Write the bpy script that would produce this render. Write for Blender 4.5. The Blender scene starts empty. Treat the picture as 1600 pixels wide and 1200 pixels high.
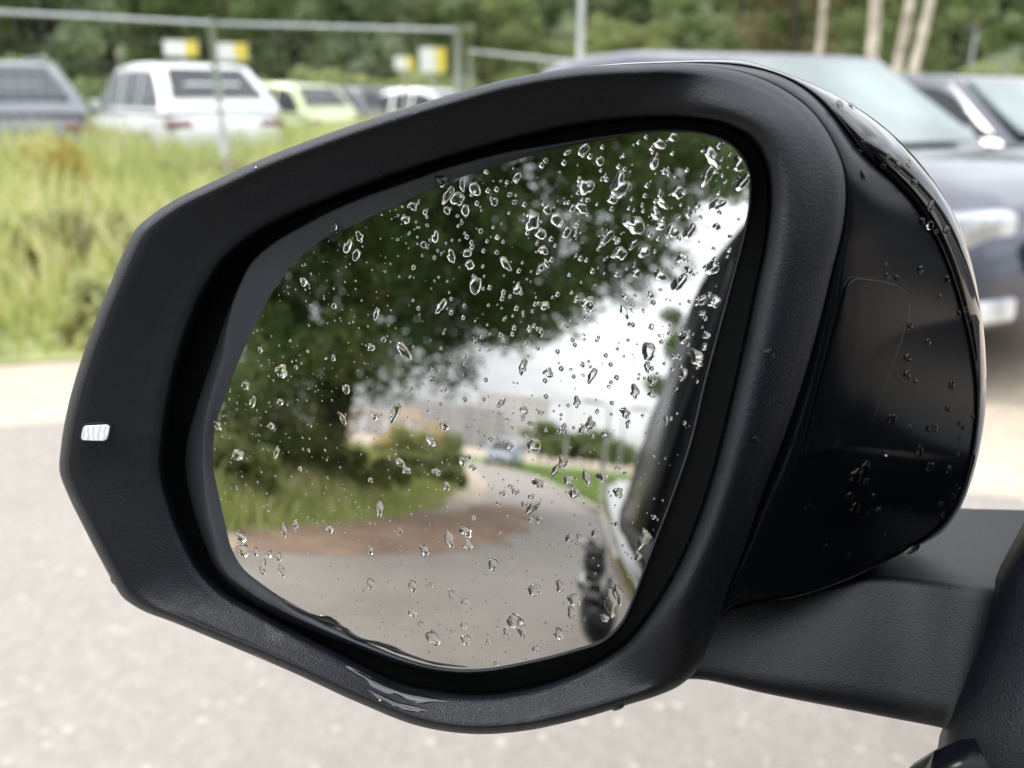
import bpy, math, random
import numpy as np
from math import radians, sin, cos, tan, atan, atan2, sqrt, pi
from mathutils import Vector, Matrix
from mathutils.bvhtree import BVHTree

random.seed(7)
rng = np.random.default_rng(11)
scn = bpy.context.scene
col = scn.collection

# ------------------------------------------------------------------ camera
FP = 1300.0                                   # focal length in pixels of a 1600 px wide picture
EYE = np.array([0.0, 0.0, 1.25])
HEAD = radians(-25)
PITCH = atan(450 / FP)
FH = np.array([sin(HEAD), cos(HEAD), 0.0])
RT = np.array([cos(HEAD), -sin(HEAD), 0.0])
FW = FH * cos(PITCH) - np.array([0, 0, sin(PITCH)])
UP = FH * sin(PITCH) + np.array([0, 0, cos(PITCH)])

cd = bpy.data.cameras.new('camera')
cam = bpy.data.objects.new('camera', cd)
col.objects.link(cam)
scn.camera = cam
cd.sensor_width = 36
cd.lens = 36 * FP / 1600
cd.clip_start = 0.02
cd.clip_end = 3000
cam.location = Vector(EYE)
cam.rotation_euler = Matrix((RT, UP, -FW)).transposed().to_euler()
cd.dof.use_dof = True
cd.dof.focus_distance = 0.285
cd.dof.aperture_fstop = cd.lens / 3.9
cd.dof.aperture_blades = 0

# ------------------------------------------------------------------ world and sun
SUN_EL, SUN_AZ = radians(50), radians(-108)
world = bpy.data.worlds.new('World')
scn.world = world
world.use_nodes = True
wn, wl = world.node_tree.nodes, world.node_tree.links
wn.clear()
w_out = wn.new('ShaderNodeOutputWorld')
w_bg = wn.new('ShaderNodeBackground')
w_bg.inputs['Strength'].default_value = 0.1
sky = wn.new('ShaderNodeTexSky')
sky.sky_type = 'NISHITA'
sky.sun_disc = False
sky.sun_elevation = SUN_EL
sky.sun_rotation = SUN_AZ
tc = wn.new('ShaderNodeTexCoord')
sep = wn.new('ShaderNodeSeparateXYZ')
wl.new(tc.outputs['Generated'], sep.inputs[0])
mp = wn.new('ShaderNodeMapping')
mp.inputs['Scale'].default_value = (1.3, 1.3, 4.2)
wl.new(tc.outputs['Generated'], mp.inputs[0])
nz = wn.new('ShaderNodeTexNoise')
nz.inputs['Scale'].default_value = 1.9
nz.inputs['Detail'].default_value = 7
nz.inputs['Roughness'].default_value = 0.55
wl.new(mp.outputs[0], nz.inputs['Vector'])
grad = wn.new('ShaderNodeMapRange')           # an overcast sky: dimmer towards the horizon, the same all round
grad.inputs['From Min'].default_value = 0.0
grad.inputs['From Max'].default_value = 1.0
grad.inputs['To Min'].default_value = 5.4
grad.inputs['To Max'].default_value = 20
wl.new(sep.outputs['Z'], grad.inputs['Value'])
cl = wn.new('ShaderNodeMapRange')
cl.inputs['From Min'].default_value = 0.36
cl.inputs['From Max'].default_value = 0.64
cl.inputs['To Min'].default_value = 0.58
cl.inputs['To Max'].default_value = 1.25
wl.new(nz.outputs['Fac'], cl.inputs['Value'])
mul = wn.new('ShaderNodeMath'); mul.operation = 'MULTIPLY'
wl.new(grad.outputs[0], mul.inputs[0]); wl.new(cl.outputs[0], mul.inputs[1])
ccol = wn.new('ShaderNodeVectorMath'); ccol.operation = 'SCALE'
ccol.inputs[0].default_value = (0.97, 1.0, 1.04)
wl.new(mul.outputs[0], ccol.inputs['Scale'])
wmix = wn.new('ShaderNodeMixRGB')
wmix.inputs['Fac'].default_value = 0.88
wl.new(sky.outputs[0], wmix.inputs['Color1']); wl.new(ccol.outputs[0], wmix.inputs['Color2'])
wl.new(wmix.outputs[0], w_bg.inputs['Color'])
wl.new(w_bg.outputs[0], w_out.inputs['Surface'])

sd = bpy.data.lights.new('sun', 'SUN')
sd.energy = 1.3
sd.angle = radians(14)
sd.color = (1.0, 0.97, 0.93)
sun = bpy.data.objects.new('sun', sd)
col.objects.link(sun)
sdir = Vector((sin(SUN_AZ) * cos(SUN_EL), cos(SUN_AZ) * cos(SUN_EL), sin(SUN_EL)))
sun.rotation_euler = sdir.to_track_quat('Z', 'Y').to_euler()
sun.location = (0, 0, 30)

scn.view_settings.view_transform = 'Standard'
scn.view_settings.look = 'None'
scn.view_settings.exposure = 1.02
scn.view_settings.gamma = 1
scn.view_settings.use_curve_mapping = False
scn.cycles.max_bounces = 12
scn.cycles.transmission_bounces = 10
scn.cycles.glossy_bounces = 8
scn.cycles.use_denoising = True
scn.cycles.caustics_reflective = False
scn.cycles.caustics_refractive = False

# ------------------------------------------------------------------ mapping helpers
def D(px, py):
    return FW + RT * ((px - 800) / FP) - UP * ((py - 600) / FP)
def at(px, py, d):
    return EYE + D(px, py) * d
def G(px, py, h=0.0):
    d = D(px, py)
    return EYE + d * ((h - EYE[2]) / d[2])
def W(px, dist, z=0.0):
    """ground point at a horizontal distance, in the direction seen at column px on the horizon"""
    a = HEAD + atan((px - 800) / (FP / cos(PITCH)))
    return np.array([sin(a) * dist, cos(a) * dist, z])
def H_of(py, dist):
    """height of something seen at row py at a horizontal distance (near the picture's middle column)"""
    return EYE[2] + dist * tan(-PITCH - atan((py - 600) / FP))

# the mirror glass: a slightly convex sphere patch, radius 2 m, aimed back along the car
GR = 2.0
_vp = (880, 712)
_dv = D(*_vp); _dv = _dv / np.linalg.norm(_dv)
GN = np.array([0, -1.0, 0]) - _dv; GN /= np.linalg.norm(GN)
GC = at(_vp[0], _vp[1], 0.272) - GN * GR
def M(px, py, w=0.0):
    d = D(px, py); d = d / np.linalg.norm(d)
    oc = EYE - GC; b = oc @ d; c = oc @ oc - (GR + w) ** 2
    return EYE + d * (-b - sqrt(b * b - c))
def MR(px, py):
    q = M(px, py); nn = (q - GC) / GR
    d = D(px, py); d = d / np.linalg.norm(d)
    return q, d - 2 * (d @ nn) * nn
def MP(px, py, dist, z=None):
    """point along the reflected line of sight at a horizontal distance"""
    q, d = MR(px, py)
    t = dist / sqrt(d[0] ** 2 + d[1] ** 2)
    v = q + d * t
    if z is not None: v[2] = z
    return v
def MG(px, py, h=0.0):
    q, d = MR(px, py)
    return q + d * ((h - q[2]) / d[2])

# ------------------------------------------------------------------ build helpers
def props(o, label=None, cat=None, group=None, kind=None):
    if label: o['label'] = label
    if cat: o['category'] = cat
    if group: o['group'] = group
    if kind: o['kind'] = kind
    return o
def empty(name, loc=(0, 0, 0), rz=0.0, **k):
    o = bpy.data.objects.new(name, None)
    o.location = loc; o.rotation_euler = (0, 0, rz)
    o.empty_display_size = 0.1
    col.objects.link(o)
    return props(o, **k)
def mesh_obj(name, verts, faces, mat, parent=None, smooth=False, **k):
    me = bpy.data.meshes.new(name)
    me.from_pydata([tuple(map(float, v)) for v in verts], [], [tuple(int(i) for i in f) for f in faces])
    me.update()
    if smooth:
        me.polygons.foreach_set('use_smooth', [True] * len(me.polygons))
    if mat: me.materials.append(mat)
    o = bpy.data.objects.new(name, me)
    col.objects.link(o)
    if parent: o.parent = parent
    return props(o, **k)
def quads_obj(name, V, mat, parent=None, nper=4, **k):
    """V: (n, nper, 3) array: n loose polygons"""
    n = len(V)
    me = bpy.data.meshes.new(name)
    me.vertices.add(n * nper); me.loops.add(n * nper); me.polygons.add(n)
    me.vertices.foreach_set('co', V.astype(np.float32).ravel())
    me.loops.foreach_set('vertex_index', np.arange(n * nper, dtype=np.int32))
    me.polygons.foreach_set('loop_start', np.arange(0, n * nper, nper, dtype=np.int32))
    me.update(calc_edges=True)
    if mat: me.materials.append(mat)
    o = bpy.data.objects.new(name, me)
    col.objects.link(o)
    if parent: o.parent = parent
    return props(o, **k)
def link_copy(src, name=None, parent=None):
    o = src.copy()
    if name: o.name = name
    col.objects.link(o)
    if parent: o.parent = parent
    return o
def copy_tree(src):
    r = src.copy(); col.objects.link(r)
    for ch in list(src.children):
        c = ch.copy(); col.objects.link(c); c.parent = r
        for g in list(ch.children):
            d = g.copy(); col.objects.link(d); d.parent = c
    return r
def box(c, s):
    cx, cy, cz = c; sx, sy, sz = [v / 2 for v in s]
    v = [(cx + a * sx, cy + b * sy, cz + e * sz) for a in (-1, 1) for b in (-1, 1) for e in (-1, 1)]
    f = [(0, 1, 3, 2), (4, 6, 7, 5), (0, 4, 5, 1), (2, 3, 7, 6), (0, 2, 6, 4), (1, 5, 7, 3)]
    return v, f
def join(parts):
    V, Fs = [], []
    for v, f in parts:
        b = len(V); V += list(v); Fs += [tuple(i + b for i in q) for q in f]
    return V, Fs
def tube(path, radii, n=8, cap=True):
    path = [np.array(p, float) for p in path]
    if not hasattr(radii, '__len__'): radii = [radii] * len(path)
    V, Fs = [], []
    ref = np.array([0, 0, 1.0])
    for i, p in enumerate(path):
        t = path[min(i + 1, len(path) - 1)] - path[max(i - 1, 0)]
        t /= np.linalg.norm(t) + 1e-12
        a = np.cross(t, ref if abs(t[2]) < .9 else np.array([1.0, 0, 0])); a /= np.linalg.norm(a)
        b = np.cross(t, a)
        for k in range(n):
            th = 2 * pi * k / n
            V.append(p + radii[i] * (cos(th) * a + sin(th) * b))
    for i in range(len(path) - 1):
        for k in range(n):
            k2 = (k + 1) % n
            Fs.append((i * n + k, i * n + k2, (i + 1) * n + k2, (i + 1) * n + k))
    if cap:
        Fs.append(tuple(range(n))); Fs.append(tuple((len(path) - 1) * n + k for k in reversed(range(n))))
    return V, Fs
def loft(rings, closed=True, cap0=False, cap1=False):
    n = len(rings[0]); V = [p for r in rings for p in r]; Fs = []
    m = n if closed else n - 1
    for i in range(len(rings) - 1):
        for k in range(m):
            k2 = (k + 1) % n
            Fs.append((i * n + k, i * n + k2, (i + 1) * n + k2, (i + 1) * n + k))
    if cap0: Fs.append(tuple(reversed(range(n))))
    if cap1: Fs.append(tuple((len(rings) - 1) * n + k for k in range(n)))
    return V, Fs
def add_bevel(o, w, seg=2, ang=35):
    m = o.modifiers.new('edge', 'BEVEL'); m.width = w; m.segments = seg
    m.limit_method = 'ANGLE'; m.angle_limit = radians(ang); m.harden_normals = False
    return o

# ------------------------------------------------------------------ materials
def new_mat(name):
    m = bpy.data.materials.new(name); m.use_nodes = True
    nt = m.node_tree
    b = nt.nodes.get('Principled BSDF')
    return m, nt.nodes, nt.links, b
def simple(name, colr, rough=0.5, metal=0.0, coat=0.0, spec=0.5, var=0.0, vscale=8.0, bump=0.0, bscale=60.0, bdist=0.002):
    m, n, l, b = new_mat(name)
    b.inputs['Base Color'].default_value = (*colr, 1)
    b.inputs['Roughness'].default_value = rough
    b.inputs['Metallic'].default_value = metal
    b.inputs['Coat Weight'].default_value = coat
    b.inputs['Specular IOR Level'].default_value = spec
    t = n.new('ShaderNodeTexCoord')
    if var > 0:
        z = n.new('ShaderNodeTexNoise'); z.inputs['Scale'].default_value = vscale; z.inputs['Detail'].default_value = 5
        l.new(t.outputs['Object'], z.inputs['Vector'])
        r = n.new('ShaderNodeMapRange'); r.inputs['From Min'].default_value = .3; r.inputs['From Max'].default_value = .7
        r.inputs['To Min'].default_value = 1 - var; r.inputs['To Max'].default_value = 1 + var
        l.new(z.outputs['Fac'], r.inputs['Value'])
        s = n.new('ShaderNodeVectorMath'); s.operation = 'SCALE'; s.inputs[0].default_value = colr
        l.new(r.outputs[0], s.inputs['Scale']); l.new(s.outputs[0], b.inputs['Base Color'])
    if bump > 0:
        z = n.new('ShaderNodeTexNoise'); z.inputs['Scale'].default_value = bscale; z.inputs['Detail'].default_value = 4
        l.new(t.outputs['Object'], z.inputs['Vector'])
        bp = n.new('ShaderNodeBump'); bp.inputs['Strength'].default_value = bump; bp.inputs['Distance'].default_value = bdist
        l.new(z.outputs['Fac'], bp.inputs['Height']); l.new(bp.outputs[0], b.inputs['Normal'])
    return m

def foliage(name, c1, c2, c3=None, scale=0.5, trans=0.35, rough=0.5):
    """leaf colour varies per leaf and in broad patches; light comes through the blades"""
    m = bpy.data.materials.new(name); m.use_nodes = True
    n, l = m.node_tree.nodes, m.node_tree.links
    n.clear()
    out = n.new('ShaderNodeOutputMaterial')
    geo = n.new('ShaderNodeNewGeometry')
    no = n.new('ShaderNodeTexNoise'); no.inputs['Scale'].default_value = scale; no.inputs['Detail'].default_value = 3
    tcn = n.new('ShaderNodeTexCoord'); l.new(tcn.outputs['Object'], no.inputs['Vector'])
    add = n.new('ShaderNodeMath'); add.operation = 'MULTIPLY_ADD'; add.inputs[1].default_value = 0.5
    l.new(geo.outputs['Random Per Island'], add.inputs[0])
    mr = n.new('ShaderNodeMapRange'); mr.inputs['From Min'].default_value = .3; mr.inputs['From Max'].default_value = .7
    mr.inputs['To Min'].default_value = 0; mr.inputs['To Max'].default_value = .5
    l.new(no.outputs['Fac'], mr.inputs['Value']); l.new(mr.outputs[0], add.inputs[2])
    cr = n.new('ShaderNodeValToRGB')
    cr.color_ramp.elements[0].color = (*c1, 1); cr.color_ramp.elements[0].position = .15
    cr.color_ramp.elements[1].color = (*c2, 1); cr.color_ramp.elements[1].position = .7
    if c3:
        e = cr.color_ramp.elements.new(.93); e.color = (*c3, 1)
    l.new(add.outputs[0], cr.inputs[0])
    df = n.new('ShaderNodeBsdfDiffuse'); tr = n.new('ShaderNodeBsdfTranslucent'); gl = n.new('ShaderNodeBsdfGlossy')
    gl.inputs['Roughness'].default_value = rough; gl.inputs['Color'].default_value = (.6, .6, .6, 1)
    mx = n.new('ShaderNodeMixShader'); mx.inputs[0].default_value = trans
    mx2 = n.new('ShaderNodeMixShader'); mx2.inputs[0].default_value = 0.05
    l.new(cr.outputs[0], df.inputs['Color']); l.new(cr.outputs[0], tr.inputs['Color'])
    l.new(df.outputs[0], mx.inputs[1]); l.new(tr.outputs[0], mx.inputs[2])
    l.new(mx.outputs[0], mx2.inputs[1]); l.new(gl.outputs[0], mx2.inputs[2])
    l.new(mx2.outputs[0], out.inputs['Surface'])
    return m

def grained_plastic(name, base, rough, wet=0.0, bump=0.22, scale=1500):
    """moulded grain of small cells over a broader unevenness, with rain-wet darker patches"""
    m, n, l, b = new_mat(name)
    t = n.new('ShaderNodeTexCoord')
    mpn = n.new('ShaderNodeMapping'); mpn.inputs['Scale'].default_value = (1.0, 0.75, 1.25)
    mpn.inputs['Rotation'].default_value = (.3, .5, .2)
    l.new(t.outputs['Object'], mpn.inputs[0])
    v = n.new('ShaderNodeTexVoronoi'); v.inputs['Scale'].default_value = scale; v.feature = 'F1'
    l.new(mpn.outputs[0], v.inputs['Vector'])
    z = n.new('ShaderNodeTexNoise'); z.inputs['Scale'].default_value = scale * 0.45; z.inputs['Detail'].default_value = 3
    l.new(mpn.outputs[0], z.inputs['Vector'])
    ad = n.new('ShaderNodeMath'); ad.operation = 'MULTIPLY_ADD'; ad.inputs[1].default_value = 0.8
    l.new(v.outputs['Distance'], ad.inputs[0]); l.new(z.outputs['Fac'], ad.inputs[2])
    bp = n.new('ShaderNodeBump'); bp.inputs['Strength'].default_value = bump; bp.inputs['Distance'].default_value = 0.0005
    l.new(ad.outputs[0], bp.inputs['Height']); l.new(bp.outputs[0], b.inputs['Normal'])
    w = n.new('ShaderNodeTexNoise'); w.inputs['Scale'].default_value = 55; w.inputs['Detail'].default_value = 6; w.inputs['Roughness'].default_value = .65
    l.new(t.outputs['Object'], w.inputs['Vector'])
    r1 = n.new('ShaderNodeMapRange'); r1.inputs['From Min'].default_value = .56; r1.inputs['From Max'].default_value = .66
    r1.inputs['To Min'].default_value = rough; r1.inputs['To Max'].default_value = rough - wet
    l.new(w.outputs['Fac'], r1.inputs['Value']); l.new(r1.outputs[0], b.inputs['Roughness'])
    r2 = n.new('ShaderNodeMapRange'); r2.inputs['From Min'].default_value = .3; r2.inputs['From Max'].default_value = .7
    r2.inputs['To Min'].default_value = .8; r2.inputs['To Max'].default_value = 1.2
    w2 = n.new('ShaderNodeTexNoise'); w2.inputs['Scale'].default_value = 18; w2.inputs['Detail'].default_value = 8
    l.new(t.outputs['Object'], w2.inputs['Vector']); l.new(w2.outputs['Fac'], r2.inputs['Value'])
    b.inputs['Specular IOR Level'].default_value = .32
    s = n.new('ShaderNodeVectorMath'); s.operation = 'SCALE'; s.inputs[0].default_value = base
    l.new(r2.outputs[0], s.inputs['Scale']); l.new(s.outputs[0], b.inputs['Base Color'])
    return m

MAT = {}
MAT['bezel'] = grained_plastic('grained black plastic', (0.0055, 0.007, 0.0115), 0.48, wet=0.16, bump=.45, scale=2300)
MAT['arm'] = grained_plastic('grained black arm plastic', (0.007, 0.008, 0.012), 0.36, wet=0.03, bump=.28, scale=2600)
MAT['cover'] = simple('cover panel plastic', (0.004, 0.005, 0.0075), 0.22, spec=.18)
MAT['arm'].node_tree.nodes['Principled BSDF'].inputs['Specular IOR Level'].default_value = .6
MAT['recess'] = simple('black recess plastic', (0.005, 0.005, 0.006), 0.6)
MAT['plate'] = grained_plastic('dark grey backing plastic', (0.055, 0.06, 0.07), 0.5, wet=0.2, bump=.12, scale=2200)
MAT['gloss'] = simple('gloss black shell', (0.004, 0.0045, 0.006), 0.06, coat=1.0)
MAT['satin'] = simple('satin black panel', (0.004, 0.005, 0.0075), 0.24, coat=0.0, spec=.16)
MAT['paint_black'] = simple('black car paint', (0.006, 0.006, 0.007), 0.08, coat=1.0)
MAT['rubber'] = simple('black rubber', (0.012, 0.012, 0.012), 0.7)
MAT['chrome'] = simple('bright metal', (0.75, 0.76, 0.78), 0.12, metal=1.0)
MAT['alloy'] = simple('alloy wheel metal', (0.42, 0.43, 0.45), 0.3, metal=0.9)
MAT['darkglass'] = simple('dark car glass', (0.012, 0.016, 0.018), 0.05, coat=.0, spec=.5)
MAT['paleglass'] = simple('pale windscreen glass', (0.11, 0.15, 0.145), 0.06, coat=0.3, spec=.6, var=.55, vscale=1.6)
MAT['lampglass'] = simple('clear lamp glass', (0.5, 0.52, 0.54), 0.12, coat=1.0, var=.6, vscale=7)
MAT['redlamp'] = simple('red lamp glass', (0.16, 0.03, 0.035), 0.2, coat=.7)
MAT['platewhite'] = simple('white plate', (0.7, 0.7, 0.68), 0.5)
MAT['galv'] = simple('galvanised steel', (0.5, 0.52, 0.54), 0.5, metal=.0, var=.15)
MAT['wood'] = simple('tree bark', (0.06, 0.047, 0.036), 0.9, var=.5, vscale=7, bump=.6, bscale=14, bdist=.03)
MAT['birch'] = simple('pale birch bark', (0.42, 0.38, 0.31), 0.8, var=.45, vscale=3.5)
MAT['signwhite'] = simple('white sign face', (0.78, 0.78, 0.74), 0.4)
MAT['signyellow'] = simple('yellow sign face', (0.72, 0.58, 0.08), 0.4)
MAT['leaf_dark'] = foliage('dark broad leaves', (0.06, 0.10, 0.035), (0.15, 0.23, 0.07), (0.4, 0.38, 0.12), scale=.45, trans=.5)
MAT['leaf_mid'] = foliage('green leaves', (0.13, 0.19, 0.07), (0.26, 0.33, 0.12), (0.40, 0.41, 0.17), scale=.25, trans=.45)
MAT['leaf_pale'] = foliage('pale green leaves', (0.18, 0.23, 0.08), (0.34, 0.37, 0.14), (0.48, 0.46, 0.2), scale=.5, trans=.45)
MAT['leaf_far'] = foliage('hill foliage', (0.16, 0.22, 0.12), (0.28, 0.34, 0.18), (0.42, 0.42, 0.22), scale=.12, trans=.55)  # paled and blued: distance haze is put into the leaf colour
MAT['leaf_rust'] = foliage('rusty leaves', (0.15, 0.15, 0.07), (0.26, 0.23, 0.11), (0.36, 0.28, 0.14), scale=.4)
MAT['leaf_straw'] = foliage('straw green weeds', (.3, .34, .12), (.5, .52, .22), (.7, .6, .38), scale=2, trans=.5)
MAT['leaf_yellow'] = foliage('golden blossom', (0.34, 0.25, 0.04), (0.55, 0.42, 0.07), (0.62, 0.48, 0.12), scale=2)
MAT['meadow'] = foliage('meadow grass blades', (0.3, 0.36, 0.11), (0.56, 0.58, 0.22), (0.76, 0.66, 0.42), scale=.9, trans=.5)
MAT['verge'] = foliage('fresh verge grass', (0.15, 0.22, 0.06), (0.27, 0.36, 0.10), (0.4, 0.44, 0.15), scale=.8, trans=.4)

# ground materials
def ground_mat(name, c1, c2, scale, rough=.9, stone_glint=None, stone_glint_scale=60, stone_glint_thr=.12, bump=.4, rough2=None):
    m, n, l, b = new_mat(name)
    t = n.new('ShaderNodeTexCoord')
    z = n.new('ShaderNodeTexNoise'); z.inputs['Scale'].default_value = scale; z.inputs['Detail'].default_value = 8; z.inputs['Roughness'].default_value = .62
    l.new(t.outputs['Object'], z.inputs['Vector'])
    cr = n.new('ShaderNodeValToRGB')
    cr.color_ramp.elements[0].position = .33; cr.color_ramp.elements[0].color = (*c1, 1)
    cr.color_ramp.elements[1].position = .67; cr.color_ramp.elements[1].color = (*c2, 1)
    l.new(z.outputs['Fac'], cr.inputs[0])
    src = cr.outputs[0]
    z2 = n.new('ShaderNodeTexNoise'); z2.inputs['Scale'].default_value = 90; z2.inputs['Detail'].default_value = 4
    l.new(t.outputs['Object'], z2.inputs['Vector'])
    if stone_glint:
        v = n.new('ShaderNodeTexVoronoi'); v.inputs['Scale'].default_value = stone_glint_scale
        l.new(t.outputs['Object'], v.inputs['Vector'])
        # only some cells go pale: gravel stones, and wet glints painted on asphalt
        s1 = n.new('ShaderNodeMath'); s1.operation = 'LESS_THAN'; s1.inputs[1].default_value = .30
        l.new(v.outputs['Distance'], s1.inputs[0])
        sp = n.new('ShaderNodeSeparateXYZ'); l.new(v.outputs['Color'], sp.inputs[0])
        s2 = n.new('ShaderNodeMath'); s2.operation = 'LESS_THAN'; s2.inputs[1].default_value = stone_glint_thr
        l.new(sp.outputs[0], s2.inputs[0])
        s3 = n.new('ShaderNodeMath'); s3.operation = 'MULTIPLY'
        l.new(s1.outputs[0], s3.inputs[0]); l.new(s2.outputs[0], s3.inputs[1])
        mx = n.new('ShaderNodeMixRGB'); mx.inputs['Color2'].default_value = (*stone_glint, 1)
        l.new(src, mx.inputs['Color1']); l.new(s3.outputs[0], mx.inputs['Fac'])
        src = mx.outputs[0]
        v2 = n.new('ShaderNodeTexVoronoi'); v2.inputs['Scale'].default_value = stone_glint_scale * 1.7
        l.new(t.outputs['Object'], v2.inputs['Vector'])
        sp2 = n.new('ShaderNodeSeparateXYZ'); l.new(v2.outputs['Color'], sp2.inputs[0])
        mr2 = n.new('ShaderNodeMapRange'); mr2.inputs['From Min'].default_value = 0; mr2.inputs['From Max'].default_value = 1
        mr2.inputs['To Min'].default_value = .9; mr2.inputs['To Max'].default_value = 1.1
        l.new(sp2.outputs[1], mr2.inputs['Value'])
        sc2 = n.new('ShaderNodeVectorMath'); sc2.operation = 'SCALE'; l.new(src, sc2.inputs[0]); l.new(mr2.outputs[0], sc2.inputs['Scale'])
        src = sc2.outputs[0]
    l.new(src, b.inputs['Base Color'])
    b.inputs['Roughness'].default_value = rough
    if rough2 is not None:
        mr = n.new('ShaderNodeMapRange'); mr.inputs['From Min'].default_value = .42; mr.inputs['From Max'].default_value = .6
        mr.inputs['To Min'].default_value = rough2; mr.inputs['To Max'].default_value = rough
        l.new(z.outputs['Fac'], mr.inputs['Value']); l.new(mr.outputs[0], b.inputs['Roughness'])
    bp = n.new('ShaderNodeBump'); bp.inputs['Strength'].default_value = bump; bp.inputs['Distance'].default_value = .01
    l.new(z2.outputs['Fac'], bp.inputs['Height']); l.new(bp.outputs[0], b.inputs['Normal'])
    return m
MAT['sand'] = ground_mat('sandy gravel', (0.34, 0.28, 0.21), (0.5, 0.42, 0.33), .9, stone_glint=(.6, .57, .5), stone_glint_scale=30)
MAT['asphalt'] = ground_mat('damp worn asphalt', (0.215, 0.192, 0.168), (0.295, 0.265, 0.235), .55, rough=.8, rough2=.5, stone_glint=(.37, .335, .30), stone_glint_scale=30, stone_glint_thr=.14)  # pale flecks are wet glints put into the base colour
MAT['dirt'] = ground_mat('reddish damp dirt', (0.17, 0.11, 0.075), (0.33, 0.225, 0.155), 1.4)
MAT['soil'] = ground_mat('grassy soil', (0.16, 0.19, 0.06), (0.3, 0.31, 0.12), 1.2)
MAT['greensoil'] = ground_mat('mown verge soil', (0.09, 0.14, 0.03), (0.17, 0.24, 0.05), 1.2)
MAT['hillside'] = ground_mat('hillside undergrowth', (0.06, 0.085, 0.035), (0.13, 0.16, 0.07), .5)
MAT['kerb'] = simple('pale concrete kerb', (0.42, 0.39, 0.35), .8, var=.2)

# ------------------------------------------------------------------ ground sheets
def sheet(name, pts, z, mat, label=None, jitter=0.0, sub=1, kind='structure'):
    P = []
    n = len(pts)
    for i in range(n):
        a, b = np.array(pts[i], float), np.array(pts[(i + 1) % n], float)
        k = max(1, int(np.linalg.norm(b - a) / 0.35)) if jitter else 1
        k = min(k, 60)
        for j in range(k):
            p = a + (b - a) * j / k
            if jitter: p = p + rng.normal(0, jitter, 2)
            P.append((p[0], p[1], z))
    return mesh_obj(name, P, [tuple(range(len(P)))], mat, kind=kind)
mesh_obj('ground', [(-900, -900, 0), (900, -900, 0), (900, 900, 0), (-900, 900, 0)], [(0, 1, 2, 3)], MAT['sand'], kind='structure')
road_l = [(-9, -2.9), (-5, -3.3), (-2.75, -4.4), (-1.95, -6.2), (-1.5, -8.5), (-1.6, -12), (-2.3, -20), (-4.2, -30), (-9, -43), (-20, -58)]
road_r = [(-17, -60), (-6, -44), (-1.5, -30), (-0.1, -20), (0.65, -13.8), (1.7, -8), (4.0, -4), (9, -1), (9, 4.4), (3, 3.3), (0.5, 2.85), (-1.2, 2.75), (-2.95, 2.08), (-3.3, 1.75), (-5, .9), (-9, -.4)]
sheet('road', road_l + road_r, 0.004, MAT['asphalt'], jitter=.035)
# dirt strip by the bushes, seen in the mirror
dp = [MG(*q)[:2] for q in [(372, 862), (470, 868), (600, 868), (720, 862), (800, 852), (835, 800), (800, 786), (700, 800), (600, 806), (470, 812), (352, 812)]]
sheet('dirt_patch', dp, 0.008, MAT['dirt'], jitter=.13)
# meadow soil ahead and to the left
mead = [(-3.95, 2.55), (-2.9, 3.2), (-1.6, 3.75), (-0.9, 4.4), (-1.6, 8), (-2.5, 12), (-6, 20), (-20, 34), (-45, 30), (-30, 4), (-12, -0.5), (-7, 1.1)]
sheet('meadow_soil', mead, 0.010, MAT['soil'], jitter=.06)
bank = [(-3.15, -5.0), (-2.85, -6.5), (-2.3, -8.2), (-2.15, -11), (-2.9, -19), (-5, -29), (-10, -43), (-40, -60), (-40, -4), (-9, -4.4), (-5, -4.5)]
sheet('bank_soil', bank, 0.010, MAT['soil'], jitter=.08)
verge = [(0.85, -13.8), (0.12, -20), (-1.25, -30), (-5.6, -44), (-16, -60), (30, -90), (30, -3), (9, -4), (4.2, -5), (1.95, -8)]
sheet('grass_verge', verge, 0.010, MAT['greensoil'], jitter=.0)
# kerb along the right road edge behind the car
kp = [(1.83, -8), (0.76, -13.8), (0.02, -20), (-1.36, -30), (-5.8, -44)]
V, Fs = [], []
for i, p in enumerate(kp):
    for dx, z in ((-.08, .0), (-.08, .12), (.08, .12), (.08, .0)):
        V.append((p[0] + dx, p[1], z))
for i in range(len(kp) - 1):
    for k in range(3):
        Fs.append((4 * i + k, 4 * i + k + 1, 4 * i + k + 5, 4 * i + k + 4))
mesh_obj('kerb', V, Fs, MAT['kerb'], kind='structure')

# wooded hill behind the parking area
def hill(name, cx, cy, rx, ry, h, rot, mat):
    V, Fs = [], []
    nr, na = 14, 40
    for i in range(nr + 1):
        r = i / nr
        for k in range(na):
            a = 2 * pi * k / na
            x, y = rx * r * cos(a), ry * r * sin(a)
            z = h * (cos(pi * r) * .5 + .5) + (0.04 * h * sin(5 * a + 9 * r) * r * (1 - r) * 4) - 0.3
            V.append((cx + x * cos(rot) - y * sin(rot), cy + x * sin(rot) + y * cos(rot), z))
    for i in range(nr):
        for k in range(na):
            k2 = (k + 1) % na
            Fs.append((i * na + k, i * na + k2, (i + 1) * na + k2, (i + 1) * na + k))
    return mesh_obj(name, V, Fs, mat, smooth=True, kind='structure')
hc = W(900, 150)
hill('hill', hc[0], hc[1], 150, 95, 26, -HEAD, MAT['hillside'])

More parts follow.
